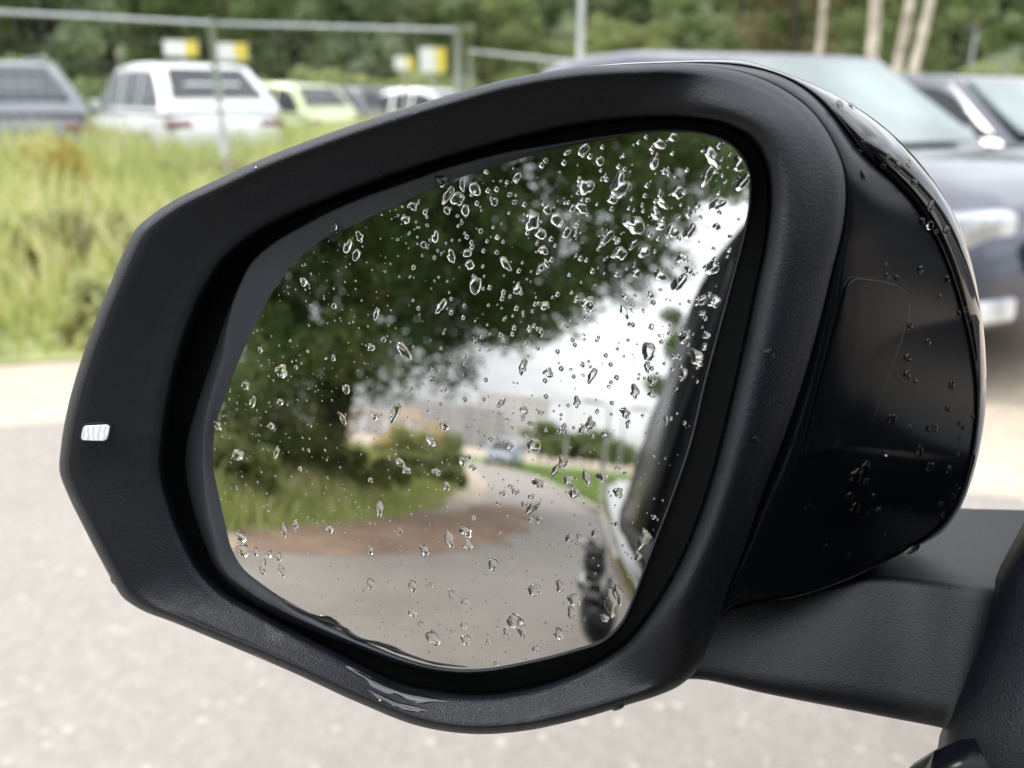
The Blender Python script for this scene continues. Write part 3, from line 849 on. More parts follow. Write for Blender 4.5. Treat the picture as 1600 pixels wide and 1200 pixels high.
def make_car(name, label, cat, p, heading, L, Wd, Ht, mat, prof, bonnet=.95, belt=None, glass=None, rails=False, windscreen=None, group=None):
    """prof: side profile of the cabin as fractions: (rear base, rear top, front top, front base) along the length from the tail"""
    root = empty(name, loc=(p[0], p[1], p[2] if len(p) > 2 else 0), rz=heading, label=label, cat=cat)
    if group: root['group'] = group
    glass = glass or MAT['darkglass']; windscreen = windscreen or glass
    belt = belt or Ht * .62
    hw = Wd / 2; r = .33
    ys = lambda t: -L / 2 + t * L
    tail_top = belt if prof[0] < .12 else bonnet
    st = [(0.0, .78, .40, tail_top * .72), (.012, .90, .30, tail_top * .90), (.05, .965, .22, tail_top), (.16, 1, .2, belt if prof[0] < .12 else tail_top),
          (.3, 1, .2, belt), (.5, 1, .2, belt), (prof[3] - .02, 1, .2, belt * .985), (.80, .985, .2, bonnet), (.9, .95, .22, bonnet * .955), (.96, .88, .25, bonnet * .86), (.99, .76, .3, bonnet * .72), (1.0, .6, .36, bonnet * .55)]
    rings = []
    for t, wf, zl, zt in st:
        w = hw * wf; ring = []
        for (xf, zf) in ((-.86, 0), (-.97, .08), (-1, .3), (-1.0, .55), (-.97, .8), (-.93, .93), (-.82, .99), (-.4, 1.01), (0, 1.018), (.4, 1.01), (.82, .99), (.93, .93), (.97, .8), (1.0, .55), (1, .3), (.97, .08), (.86, 0)):
            ring.append((w * xf, ys(t), zl + (zt - zl) * zf))
        rings.append(ring)
    v, f = loft(rings, closed=True, cap0=True, cap1=True)
    mesh_obj('body', v, f, mat, root, smooth=True)
    # cabin
    tw = hw * .74; bw = hw * .955
    zx = lambda z: bw + (tw - bw) * (z - belt) / (Ht - belt)
    y0, y1, y2, y3 = [ys(t) for t in prof]
    pr = [(y0, belt - .03), (y0 + (y1 - y0) * .5, belt + (Ht - .05 - belt) * .55), (y1, Ht - .06), (y1 + (y2 - y1) * .25, Ht - .005), (y1 + (y2 - y1) * .6, Ht), (y2, Ht - .05), (y3 - .02, belt * .985 - .02)]
    V = []
    for (y, z) in pr: V += [(-zx(z), y, z), (-zx(z) * .5, y, z + .015), (zx(z) * .5, y, z + .015), (zx(z), y, z)]
    Fs = []
    for i in range(len(pr) - 1):
        for j in range(3): Fs.append((4 * i + j, 4 * i + j + 1, 4 * i + j + 5, 4 * i + j + 4))
    Fs.append(tuple(4 * i for i in range(len(pr)))); Fs.append(tuple(4 * i + 3 for i in reversed(range(len(pr)))))
    add_bevel(mesh_obj('roof', V, Fs, mat, root, smooth=True), .05, 3, 25)
    # side windows
    def ztop(y):
        pts = pr
        for (ya, za), (yb, zb) in zip(pts[:-1], pts[1:]):
            if ya <= y <= yb: return za + (zb - za) * (y - ya) / (yb - ya + 1e-9)
        return belt
    spans = [(prof[0] + .045, prof[1] + .09), (prof[1] + .105, (prof[1] + prof[3]) / 2 - .01), ((prof[1] + prof[3]) / 2 + .01, prof[3] - .035)]
    for side in (-1, 1):
        for a, b in spans:
            ya, yb = ys(a), ys(b)
            top = []
            for q in np.linspace(0, 1, 7):
                y = ya + (yb - ya) * q; z = max(belt + .03, min(Ht - .11, ztop(y) - .09)); top.append((y, z))
            pts = [(ya, belt + .02)] + [(y, z) for y, z in top] + [(yb, belt + .02)]
            vv = [(side * (zx(z) + .006), y, z) for y, z in pts]
            vv2 = [(side * (zx(z) - .01), y, z) for y, z in pts]
            n = len(vv)
            fs = [tuple(range(n)) if side < 0 else tuple(reversed(range(n)))] + [(i, (i + 1) % n, n + (i + 1) % n, n + i) for i in range(n)]
            mesh_obj('side_window', vv + vv2, fs, glass, root)
    def pane(nm, ya, za, yb, zb, mt, off, ins=.13):
        vv = []
        for dy in (off, off * -1):
            for (y, z) in ((ya, za), (yb, zb)):
                for s in (-1, 1): vv.append((s * (zx(z) - ins), y + dy, z + .014 + abs(dy) * (1 if dy == off else 0)))
        fs = [(0, 1, 3, 2), (4, 6, 7, 5), (0, 4, 5, 1), (2, 3, 7, 6), (0, 2, 6, 4), (1, 5, 7, 3)]
        mesh_obj(nm, vv, fs, mt, root)
    lerp = lambda a, b, t: a + (b - a) * t
    pane('windscreen', lerp(y3, y2, .08), lerp(belt, Ht - .05, .08), lerp(y3, y2, .9), lerp(belt, Ht - .05, .9), windscreen, .012)
    pane('rear_window', lerp(pr[1][0], y0, .55), lerp(pr[1][1], belt, .55), lerp(pr[1][0], y1, .8), lerp(pr[1][1], Ht - .06, .8), glass, -.012, .16)
    # lamps, grille, bumpers, plates, mirrors
    for s in (-1, 1):
        v, f = box((s * hw * .64, ys(.972), bonnet * .74), (hw * .42, .16, .15)); o = add_bevel(mesh_obj('headlight', v, f, MAT['lampglass'], root), .04, 3)
        v, f = box((s * hw * .60, ys(.994), .40), (hw * .3, .10, .10)); add_bevel(mesh_obj('fog_lamp', v, f, MAT['lampglass'], root), .02)
        v, f = box((s * hw * .74, ys(.018), tail_top * .82), (hw * .40, .14, .10)); add_bevel(mesh_obj('tail_light', v, f, MAT['redlamp'], root), .03)
        v, f = box((s * (hw + .07), ys(prof[3] - .09), belt + .05), (.2, .1, .14)); add_bevel(mesh_obj('door_mirror', v, f, mat, root), .04, 3)
        v, f = box((s * (hw + .005), ys(.42), belt - .12), (.03, .18, .035)); add_bevel(mesh_obj('door_handle', v, f, mat, root), .01)
        for yy in (.19, .80):
            # arch lip
            vv, ff = [], []
            for k in range(17):
                a = pi * k / 16
                for rr_ in (r + .05, r + .10): vv.append((s * (hw * 1.003), ys(yy) + rr_ * cos(a), r + rr_ * sin(a)))
            for k in range(16): ff.append((2 * k, 2 * k + 1, 2 * k + 3, 2 * k + 2))
            mesh_obj('wheel_arch', vv, ff, MAT['rubber'], root)
            wheel_parts(root, s * (hw - .09), ys(yy), r, s)
    v, f = box((0, ys(.996), bonnet * .62), (hw * .8, .09, .16)); add_bevel(mesh_obj('grille', v, f, MAT['rubber'], root), .03)
    v, f = box((0, ys(.999) + .03, .42), (.52, .02, .11)); mesh_obj('front_plate', v, f, MAT['platewhite'], root)
    v, f = box((0, ys(.004), .36), (hw * 1.5, .12, .16)); add_bevel(mesh_obj('rear_bumper', v, f, MAT['rubber'], root), .04)
    v, f = box((0, ys(.006) - .02, tail_top * .66), (.52, .03, .11)); mesh_obj('rear_plate', v, f, MAT['platewhite'], root)
    if rails:
        for s in (-1, 1):
            v, f = tube([(s * tw * .92, y1 + .1, Ht - .02), (s * tw * .92, y1 + .25, Ht + .045), (s * tw * .92, y2 - .3, Ht + .045), (s * tw * .92, y2 - .1, Ht - .01)], .018, 6)
            mesh_obj('roof_rail', v, f, MAT['alloy'], root, smooth=True)
    return root
SUVP = (.02, .17, .58, .77); HATCH = (.04, .16, .58, .76); SEDAN = (.16, .30, .60, .76)
def hd(deg):      # heading given relative to the camera's own heading, clockwise positive
    return -(HEAD + radians(deg))
make_car('parked_car', 'white parked car with dark rear window behind the fence', 'car', W(268, 15.3), hd(-40), 4.45, 1.84, 1.72, P_WHITE, SUVP, rails=False, bonnet=1.0)
make_car('parked_car', 'dark grey parked car at the left edge behind the meadow', 'car', W(-28, 14.6), hd(-40), 4.4, 1.84, 1.70, P_GREY, SUVP, rails=True, bonnet=1.0)
make_car('parked_car', 'small pale green parked car right of the white one', 'car', W(420, 19), hd(-60), 3.7, 1.7, 1.50, P_LIME, HATCH)
make_car('parked_car', 'anthracite parked car between the green and the small white car', 'car', W(528, 22), hd(-50), 4.2, 1.78, 1.47, P_DARK, HATCH)
make_car('parked_car', 'low white parked car behind the fence post by the mirror top', 'car', W(650, 21), hd(-60), 4.2, 1.78, 1.42, P_WHITE, SEDAN)
make_car('parked_car', 'slate blue parked car with large headlights right of the mirror', 'car', W(1176, 5.85), hd(155), 4.5, 1.85, 1.52, P_SLATE, HATCH, windscreen=MAT['paleglass'], bonnet=.98)
make_car('parked_car', 'dark blue parked car behind the slate blue one', 'car', W(1508, 9.4), hd(153), 4.4, 1.82, 1.45, P_NAVY, HATCH, windscreen=MAT['paleglass'])
make_car('parked_car', 'white parked car furthest right behind the dark blue one', 'car', W(1560, 14.5), hd(155), 4.4, 1.8, 1.46, P_WHITE, HATCH, windscreen=MAT['paleglass'])
make_car('van', 'silver blue van driving on the reflected road', 'van', MP(788, 735, 42, 0), .12, 4.4, 1.8, 1.75, P_SILV, (.02, .06, .74, .90), bonnet=.98, belt=1.05)

# ------------------------------------------------------------------ site fence and signs
fd = 12.2
fa, fb, fc = W(-30, 9.7), W(342, 10.3), W(716, 10.8)
fence = empty('site_fence', loc=tuple(fb), label='grey metal site fence with tubular posts across the meadow', cat='fence')
def rel(p): return np.array(p) - np.array(fb)
fh = 2.05
posts = [fa, fb, fc]
for p, r_ in zip(posts, (.03, .036, .045)):
    q = rel(p); v, f = tube([q + [0, 0, -.1], q + [0, 0, fh]], r_, 10)
    mesh_obj('post', v, f, MAT['galv'], fence, smooth=True)
for a, b in ((fa, fb), (fb, fc)):
    qa, qb = rel(a), rel(b)
    v, f = tube([qa + [0, 0, fh - .06], qb + [0, 0, fh - .06]], .021, 8); mesh_obj('top_rail', v, f, MAT['galv'], fence, smooth=True)
    v, f = tube([qa + [0, 0, .12], qb + [0, 0, .12]], .02, 8); mesh_obj('bottom_rail', v, f, MAT['galv'], fence, smooth=True)
    parts = []
    L = np.linalg.norm(qb - qa)
    for t in np.linspace(0, 1, int(L / .12)):
        c = qa + (qb - qa) * t; parts.append(tube([c + [0, 0, .12], c + [0, 0, fh - .08]], .0010, 3, False))
    for z in np.arange(.3, fh - .1, .25): parts.append(tube([qa + [0, 0, z], qb + [0, 0, z]], .0010, 3, False))
    v, f = join(parts); mesh_obj('wire_mesh', v, f, MAT['galv'], fence, kind='stuff')
fe = W(735, 18); ff_ = W(960, 18)
f2 = empty('boundary_fence', loc=tuple(fe), label='lower grey fence running behind the mirror top', cat='fence')
q = ff_ - fe
for t in (0, .5, 1.0):
    c = q * t; v, f = tube([c + [0, 0, -.1], c + [0, 0, 2.1 - t * .25]], .04, 8); mesh_obj('post', v, f, MAT['galv'], f2, smooth=True)
v, f = tube([np.array([0, 0, 2.1]), q + [0, 0, 1.8]], .035, 8); mesh_obj('top_rail', v, f, MAT['galv'], f2, smooth=True)
v, f = tube([np.array([0, 0, .3]), q + [0, 0, .3]], .025, 8); mesh_obj('bottom_rail', v, f, MAT['galv'], f2, smooth=True)

def sign(px, py, w, h, yellow, d, label):
    p = W(px, d); z = H_of(py, d)
    root = empty('notice_board', loc=tuple(p), rz=-HEAD, label=label, cat='sign')
    v, f = tube([(0, .02, -.1), (0, .02, z + h / 2)], .03, 8); mesh_obj('post', v, f, MAT['galv'], root, smooth=True)
    v, f = box((0, -.02, z), (w, .02, h)); mesh_obj('board', v, f, MAT['signwhite'], root)
    v, f = box((w * (.5 - yellow / 2), -.035, z), (w * yellow, .008, h)); mesh_obj('yellow_panel', v, f, MAT['signyellow'], root)
sign(292, 80, .62, .27, .35, 17.6, 'white and yellow board above the white car, left of the fence post')
sign(371, 84, .55, .30, .42, 17.6, 'white and yellow board right of the fence post above the white car')
sign(634, 99, .42, .26, .35, 19, 'small white and yellow board left of the bigger one')
sign(678, 94, .56, .48, .38, 19, 'bigger square white and yellow board near the right fence post')
lamp_post(W(905, 30), 7, 'grey lamp post rising beyond the mirror top', 1.0, .13, group=None)
lamp_post(W(1508, 42), 3.9, 'thin grey lamp post at the far right treeline', 2.0, .08, group=None)


# ================================================================== the wing mirror
# outlines of its edges; each is laid on its own shell around the glass, so the parts have true depth
CX, CY = 735.0, 630.0
NA = 720
def contour(pts, sig=2.0):
    P = np.array(pts, float); n = len(P); out = []
    for i in range(n):
        p0, p1, p2, p3 = P[i - 1], P[i], P[(i + 1) % n], P[(i + 2) % n]
        L = np.linalg.norm(p2 - p1); k = max(4, int(L / 4))
        # centripetal-like tangents keep short corner segments tight
        d1 = np.linalg.norm(p1 - p0) + 1e-6; d3 = np.linalg.norm(p3 - p2) + 1e-6
        t1 = ((p1 - p0) / d1 * L + (p2 - p1) * d1 / L) / (1 + d1 / L) if L > 0 else 0
        t2 = ((p3 - p2) / d3 * L + (p2 - p1) * d3 / L) / (1 + d3 / L)
        t1 = t1 / (np.linalg.norm(t1) + 1e-9) * L; t2 = t2 / (np.linalg.norm(t2) + 1e-9) * L
        for j in range(k):
            t = j / k; t_2, t_3 = t * t, t ** 3
            out.append((2 * t_3 - 3 * t_2 + 1) * p1 + (t_3 - 2 * t_2 + t) * t1 + (-2 * t_3 + 3 * t_2) * p2 + (t_3 - t_2) * t2)
    Q = np.array(out) - [CX, CY]
    th = np.unwrap(np.arctan2(Q[:, 1], Q[:, 0])); r = np.hypot(Q[:, 0], Q[:, 1])
    if th[-1] < th[0]: th, r = th[::-1], r[::-1]
    th = np.concatenate([th - 2 * pi, th, th + 2 * pi]); r = np.tile(r, 3)
    o = np.argsort(th, kind='stable'); th, r = th[o], r[o]
    A = np.arange(NA) * 2 * pi / NA - pi
    base = A.copy()
    lo = th[len(th) // 3]
    while base[0] < th[0]: base += 2 * pi
    R = np.interp(base, th, r)
    if sig:
        kx = np.arange(-12, 13); g = np.exp(-kx ** 2 / (2 * sig ** 2)); g /= g.sum()
        R = np.convolve(np.concatenate([R[-12:], R, R[:12]]), g, 'valid')
    return R
ANG = np.arange(NA) * 2 * pi / NA - pi
CA, SA = np.cos(ANG), np.sin(ANG)
OUT = contour([(93, 738), (95, 700), (105, 640), (125, 568), (150, 498), (178, 430), (200, 380), (212, 358), (232, 340), (270, 314), (330, 285), (400, 252), (500, 213), (600, 179), (700, 149), (800, 122), (900, 106), (1000, 101), (1090, 102), (1160, 113), (1220, 138), (1268, 174), (1300, 220), (1317, 262), (1321, 310), (1316, 355), (1300, 420), (1281, 500), (1262, 570), (1240, 640), (1215, 710), (1190, 775), (1165, 850), (1140, 915), (1123, 966), (1106, 1010), (1086, 1050), (1064, 1070), (1030, 1086), (985, 1100), (900, 1125), (820, 1142), (740, 1147), (660, 1136), (560, 1098), (460, 1052), (350, 1005), (270, 972), (215, 950), (190, 932), (176, 908), (130, 822), (104, 768)], 1.0)
INN = contour([(250, 735), (252, 690), (262, 620), (285, 530), (318, 450), (350, 402), (392, 366), (450, 333), (520, 304), (600, 273), (700, 240), (800, 212), (900, 190), (1000, 179), (1080, 179), (1140, 190), (1180, 213), (1203, 252), (1210, 305), (1205, 370), (1190, 450), (1172, 540), (1150, 640), (1125, 740), (1095, 830), (1060, 905), (1020, 968), (985, 1010), (930, 1046), (860, 1075), (780, 1092), (700, 1091), (620, 1075), (540, 1036), (470, 1000), (400, 962), (345, 930), (312, 898), (285, 850), (262, 790)], 1.5)
GLS = contour([(333, 705), (338, 660), (352, 620), (363, 590), (393, 520), (430, 450), (460, 410), (500, 377), (550, 353), (620, 320), (700, 285), (760, 264), (817, 247), (900, 226), (983, 211), (1033, 206), (1067, 206), (1110, 212), (1145, 230), (1164, 255), (1171, 285), (1170, 315), (1160, 370), (1147, 420), (1127, 495), (1100, 595), (1076, 695), (1045, 785), (1022, 845), (1003, 895), (986, 940), (970, 972), (945, 997), (892, 1017), (815, 1036), (757, 1046), (719, 1047), (670, 1040), (630, 1028), (570, 1002), (520, 978), (477, 955), (410, 913), (378, 886), (364, 862), (350, 810), (340, 765), (334, 735)], 1.6)
BEV = contour([(317, 703), (321, 655), (332, 610), (347, 560), (358, 500), (374, 450), (395, 410), (425, 383), (467, 358), (513, 333), (567, 310), (633, 287), (700, 263), (750, 249), (800, 237), (850, 229), (917, 218), (983, 208), (1033, 203), (1067, 203), (1110, 209), (1147, 227), (1167, 252), (1174, 285), (1173, 315), (1163, 370), (1150, 420), (1130, 495), (1103, 595), (1079, 695), (1048, 785), (1025, 845), (1006, 895), (989, 940), (973, 974), (947, 1000), (892, 1020), (815, 1039), (757, 1049), (719, 1050), (670, 1044), (626, 1032), (565, 1009), (510, 986), (440, 954), (385, 922), (350, 890), (338, 850), (327, 810), (319, 750)], 1.6)
PLT = contour([(290, 728), (292, 692), (308, 633), (333, 558), (350, 505), (372, 450), (400, 408), (440, 372), (500, 337), (560, 308), (633, 281), (700, 258), (800, 232), (850, 226), (917, 215), (983, 206), (1033, 201), (1067, 201), (1112, 207), (1149, 225), (1170, 251), (1177, 285), (1176, 315), (1166, 370), (1153, 420), (1133, 495), (1106, 595), (1082, 695), (1051, 785), (1028, 845), (1009, 895), (992, 940), (975, 977), (949, 1003), (892, 1023), (815, 1042), (757, 1052), (719, 1053), (668, 1048), (620, 1036), (560, 1013), (500, 992), (430, 962), (372, 926), (340, 893), (318, 845), (302, 795), (292, 750)], 1.6)
HSE = contour([(98, 738), (110, 640), (155, 498), (216, 360), (335, 292), (500, 220), (700, 155), (800, 127), (880, 109), (950, 100), (1050, 95), (1120, 93), (1165, 95), (1200, 105), (1260, 127), (1330, 162), (1400, 214), (1450, 270), (1490, 332), (1514, 395), (1531, 470), (1540, 550), (1541, 620), (1533, 690), (1515, 760), (1495, 805), (1474, 833), (1420, 860), (1345, 898), (1250, 932), (1125, 962), (1104, 1008), (1060, 1064), (985, 1094), (820, 1136), (740, 1140), (660, 1130), (460, 1046), (270, 966), (195, 930), (135, 822)], 1.6)
KRE = contour([(98, 738), (110, 640), (155, 498), (216, 360), (335, 292), (500, 220), (700, 155), (800, 127), (880, 111), (950, 103), (1050, 99), (1120, 98), (1160, 101), (1228, 118), (1278, 150), (1310, 187), (1334, 225), (1356, 252), (1398, 282), (1442, 335), (1475, 397), (1500, 472), (1521, 559), (1528, 630), (1522, 695), (1508, 757), (1490, 802), (1470, 830), (1416, 858), (1342, 896), (1250, 930), (1125, 961), (1104, 1008), (1060, 1064), (985, 1094), (820, 1136), (740, 1140), (660, 1130), (460, 1046), (270, 966), (195, 930), (135, 822)], 5)

RIGHT = np.clip((CA - .45) / .3, 0, 1); RIGHT = RIGHT * RIGHT * (3 - 2 * RIGHT)
def ring(R, w):
    if not hasattr(w, '__len__'): w = np.full(NA, float(w))
    return [M(CX + R[i] * CA[i], CY + R[i] * SA[i], w[i]) for i in range(NA)]
def mixw(a, b): return a * (1 - RIGHT) + b * RIGHT
mir = empty('side_mirror', loc=tuple(M(735, 630)), label='large black door mirror with rain-beaded glass on a grained plastic arm', cat='side mirror')
def local(Vs): o = np.array(mir.location); return [np.array(v) - o for v in Vs]
def part(name, rings, mat, parent=mir, smooth=True, cap0=False, cap1=False, **k):
    v, f = loft(rings, True, cap0, cap1)
    # faces run so that they look at the camera side
    f = [tuple(reversed(q)) for q in f]
    return mesh_obj(name, local(v), f, mat, parent, smooth=smooth, **k)

T = lambda t: OUT * (1 - t) + INN * t
DN = np.clip((SA - .1) / .5, 0, 1)
CW = .0185 - .0050 * DN          # height of the crest, lower along the bottom
IW = .0085 - .0040 * DN          # height of the inner edge
L_ = lambda t: CW + (IW - CW) * t
bez = [ring(OUT - 14, mixw(-.020, -.016)), ring(OUT - 5, mixw(-.006, -.010)), ring(OUT - 1, mixw(CW - .0125, -.004)), ring(OUT, mixw(CW - .008, .0005)),
       ring(OUT - 1.5, mixw(CW - .0045, .004)), ring(OUT - 4, mixw(CW - .0022, .0062)), ring(OUT - 9, mixw(CW - .0006, .0085)), ring(OUT - 16, mixw(CW + .0001, .0106)), ring(T(.22), mixw(L_(.12), .0130)),
       ring(T(.34), mixw(L_(.27), .0155)), ring(T(.46), mixw(L_(.42), .0178)), ring(T(.60), mixw(L_(.6), .0198)), ring(T(.74), mixw(L_(.77), .0208)), ring(T(.86), mixw(L_(.9), .0202)),
       ring(INN + 4, mixw(L_(.99), .0178)), ring(INN, mixw(IW - .0008, .0140)), ring(INN - 3, mixw(IW - .0032, .0085)), ring(INN - 6, mixw(-.0005, .0005)), ring(INN - 10, mixw(-.008, -.008)), ring(INN - 14, -.016)]
bezel = part('bezel', bez, MAT['bezel'])
part('recess_floor', [ring(INN - 12, -.0155), ring(INN * .8, -.0155), ring(INN * .4, -.0155)], MAT['recess'], cap1=True)
# backing plate with its bevelled rim
part('backing_plate', [ring(PLT - 6, -.015), ring(PLT, -.008), ring(PLT - 1, -.0060), ring((PLT * .6 + BEV * .4), -.0035), ring(BEV + 1.5, .0002), ring(BEV, .0012), ring(BEV - 2, .0013), ring((BEV + GLS) / 2, .0004), ring(GLS - 1, -.0008), ring(GLS - 14, -.0012)], MAT['plate'])
# the glass: exact sphere normals so that the reflection is not faceted
WG = .0006
rr = [ring(GLS - .0, WG - .0012), ring(GLS - .3, WG - .0003), ring(GLS - 1.2, WG)] + [ring((GLS - 1.2) * k, WG) for k in np.linspace(.96, .04, 24)]
gm, gn, gl_, gb = new_mat('silvered mirror glass')
gb.inputs['Metallic'].default_value = 1.0
gb.inputs['Base Color'].default_value = (0.70, 0.69, 0.67, 1)
gb.inputs['Roughness'].default_value = 0.0
MAT['mirror'] = gm
glass = part('mirror_glass', rr, gm, cap1=True)
me = glass.data
off = np.array(mir.location)
nrm = []
for v in me.vertices:
    q = np.array(v.co) + off - GC; q /= np.linalg.norm(q); nrm.append(tuple(q))
for i in range(NA * 2): pass
me.normals_split_custom_set_from_vertices(nrm)

# housing: a satin side panel from the seam to the crease, and the gloss cap behind it
exK = np.clip((KRE - OUT) / 60, 0, 1); exH = np.clip((HSE - OUT) / 60, 0, 1)
fr = (KRE - OUT + 1e-3) / (HSE - OUT + 1e-3); fr = np.clip(fr, 0, 1)
spanK = np.clip((KRE - OUT) / 200.0, 0, 1.2)
wS = mixw(-.014, -.0035)
wK = wS - .004 - .040 * spanK
side = [ring(OUT - 4, mixw(-.018, -.013)), ring(np.maximum(OUT - 1, HSE * .97) * 1.0 * (exH > 0) + (OUT - 8) * (exH <= 0), mixw(-.018, -.0075)), ]
A0 = np.where(exH > 0, OUT + 1.0 * exK, OUT - 9)
K0 = np.where(exH > 0, np.maximum(KRE, A0), OUT - 9)
side = [ring(A0 - 5, mixw(-.020, -.014)), ring(A0, wS - .004), ring(A0 + 1.2 * exK, wS - .0012)]
for t in (.12, .25, .4, .55, .7, .82, .92, 1.0):
    side.append(ring(A0 + (K0 - A0) * t, wS - .0012 + (wK - wS) * (t ** 1.25) + .0025 * exK * sin(pi * t) * np.where(SA > .12, 1, .6)))
side_panel = part('side_panel', side, MAT['satin'])
wH = wK - .004 - .019 * np.clip((HSE - KRE) / 70, 0, 1)
cap = [ring(K0 - 3, wK - .004), ring(K0, wK - .0008), ring(K0 + .8 * exH, wK)]
H0 = np.where(exH > 0, np.maximum(HSE, K0 + .9 * exH), OUT - 9)
for t in (.2, .4, .6, .8, .92, 1.0):
    cap.append(ring(K0 + (H0 - K0) * sin(pi / 2 * t), wK + (wH - wK) * (1 - cos(pi / 2 * t))))
for sh, dw in ((.985, .010), (.95, .022), (.88, .034), (.76, .044), (.6, .050), (.35, .054)):
    cap.append(ring(H0 * sh, wH * .5 + np.minimum(wH, -.05) * .5 - dw))
cap_o = part('mirror_cap', cap, MAT['gloss'], cap1=True)

dg = bpy.context.evaluated_depsgraph_get
def bvh_of(o):
    me = o.data
    off_ = np.array(mir.location) if o.parent is mir else np.zeros(3)
    vs = [tuple(np.array(v.co) + off_) for v in me.vertices]
    return BVHTree.FromPolygons(vs, [tuple(p.vertices) for p in me.polygons])
def hit(bv, px, py):
    d = D(px, py); d = d / np.linalg.norm(d)
    loc, n, i, dist = bv.ray_cast(Vector(EYE), Vector(d))
    if loc is None: return None
    n = np.array(n)
    if n @ d > 0: n = -n
    return np.array(loc), n
BV_side, BV_bez, BV_cap = bvh_of(side_panel), bvh_of(bezel), bvh_of(cap_o)

def decal(name, poly, bv, mat, lift, depth=.0006, inset=2.2, parent=mir, n=6, **k):
    """a thin shaped piece that follows the surface under its outline, with a rounded edge"""
    P = np.array(poly, float)
    # densify + smooth
    Q = []
    for i in range(len(P)):
        a, b = P[i], P[(i + 1) % len(P)]
        m = max(1, int(np.linalg.norm(b - a) / 6))
        for j in range(m): Q.append(a + (b - a) * j / m)
    Q = np.array(Q); c = Q.mean(0)
    rings_ = []
    for s, l_ in ((0, -.0004), (0, lift * .6), (inset * .5, lift), (inset * 1.2, lift)) :
        d_ = np.linalg.norm(Q - c, axis=1)[:, None]
        R_ = c + (Q - c) * (1 - s / d_)
        rings_.append([(q, l_) for q in R_])
    for f_ in (.75, .5, .25): rings_.append([(c + (q - c) * f_, lift) for q in Q])
    rr_ = []
    for R_ in rings_:
        o_ = []
        for q, l_ in R_:
            h = hit(bv, q[0], q[1])
            if h is None: h = (np.array(M(q[0], q[1])), -D(*q) / np.linalg.norm(D(*q)))
            o_.append(h[0] + h[1] * l_)
        rr_.append(o_)
    v, f = loft(rr_, True, False, True)
    return mesh_obj(name, local(v), f, mat, parent, smooth=True, **k)
panel_poly = [(1324, 438), (1332, 434), (1362, 437), (1395, 445), (1410, 455), (1415, 472), (1413, 495), (1398, 545), (1372, 620), (1346, 683), (1340, 690), (1300, 700), (1262, 709), (1254, 706), (1253, 696), (1272, 620), (1296, 525), (1316, 450)]
pc = np.mean(np.array(panel_poly, float), 0)
gap = [tuple(pc + (np.array(q) - pc) * (1 + 2.6 / np.linalg.norm(np.array(q) - pc))) for q in panel_poly]
decal('panel_gap', gap, BV_side, MAT['recess'], .0004, inset=.5)
decal('cover_panel', panel_poly, BV_side, MAT['satin'], .0018, inset=2.4)
# small lamp window in the outer edge of the bezel
lamp_poly = [(131, 668), (134, 665), (150, 664), (168, 663), (172, 666), (171, 674), (168, 685), (164, 688), (148, 688), (130, 687), (128, 684), (129, 676)]
lc = np.mean(np.array(lamp_poly, float), 0)
decal('lamp_surround', [tuple(lc + (np.array(q) - lc) * (1 + 4 / np.linalg.norm(np.array(q) - lc))) for q in lamp_poly], BV_bez, MAT['recess'], .0003, inset=.8)
lm, ln, ll, lb = new_mat('lit lamp lens')
wv = ln.new('ShaderNodeTexWave'); wv.inputs['Scale'].default_value = 170; wv.inputs['Distortion'].default_value = 6
tcl = ln.new('ShaderNodeTexCoord'); ll.new(tcl.outputs['Object'], wv.inputs['Vector'])
crl = ln.new('ShaderNodeValToRGB'); crl.color_ramp.elements[0].color = (.6, .62, .68, 1); crl.color_ramp.elements[1].color = (.95, .96, .98, 1)
ll.new(wv.outputs['Fac'], crl.inputs[0]); ll.new(crl.outputs[0], lb.inputs['Base Color'])
lb.inputs['Roughness'].default_value = .15
ll.new(crl.outputs[0], lb.inputs['Emission Color']); lb.inputs['Emission Strength'].default_value = .2
lens = decal('lamp_lens', lamp_poly, BV_bez, lm, .0008, inset=1.4)

# arm: rounded box sections from under the housing to the car door
def rsec(c4, n=5, fr_=.16):
    """four corner points -> closed section with rounded corners"""
    c = [np.array(p, float) for p in c4]; out = []
    for i in range(4):
        p, a, b = c[i], c[i - 1], c[(i + 1) % 4]
        f = fr_ if not hasattr(fr_, '__len__') else fr_[i]
        la, lb_ = np.linalg.norm(a - p), np.linalg.norm(b - p)
        r_ = f * min(la, lb_)
        s_, e_ = p + (a - p) / la * r_, p + (b - p) / lb_ * r_
        for j in range(n):
            t = j / (n - 1); out.append((1 - t) ** 2 * s_ + 2 * t * (1 - t) * p + t * t * e_)
    return out
secs = [
 [(1150, 915, .350), (1108, 962, .302), (1052, 1066, .2945), (1100, 1030, .350)],
 [(1200, 895, .357), (1150, 945, .304), (1100, 1066, .2930), (1150, 1040, .350)],
 [(1290, 855, .374), (1245, 922, .307), (1190, 1088, .2895), (1240, 1062, .345)],
 [(1400, 800, .385), (1345, 904, .304), (1310, 1112, .2860), (1340, 1085, .340)],
 [(1470, 780, .385), (1430, 909, .300), (1400, 1130, .2830), (1420, 1100, .335)],
 [(1530, 779, .375), (1500, 917, .292), (1455, 1142, .2790), (1480, 1105, .325)],
 [(1578, 779, .362), (1548, 922, .286), (1484, 1150, .2755), (1520, 1110, .318)],
 [(1625, 780, .348), (1592, 930, .276), (1530, 1165, .2660), (1560, 1120, .305)],
 [(1700, 782, .330), (1660, 940, .262), (1620, 1190, .2500), (1640, 1140, .290)]]
S_ = []
P4 = [[at(*q) for q in s] for s in secs]
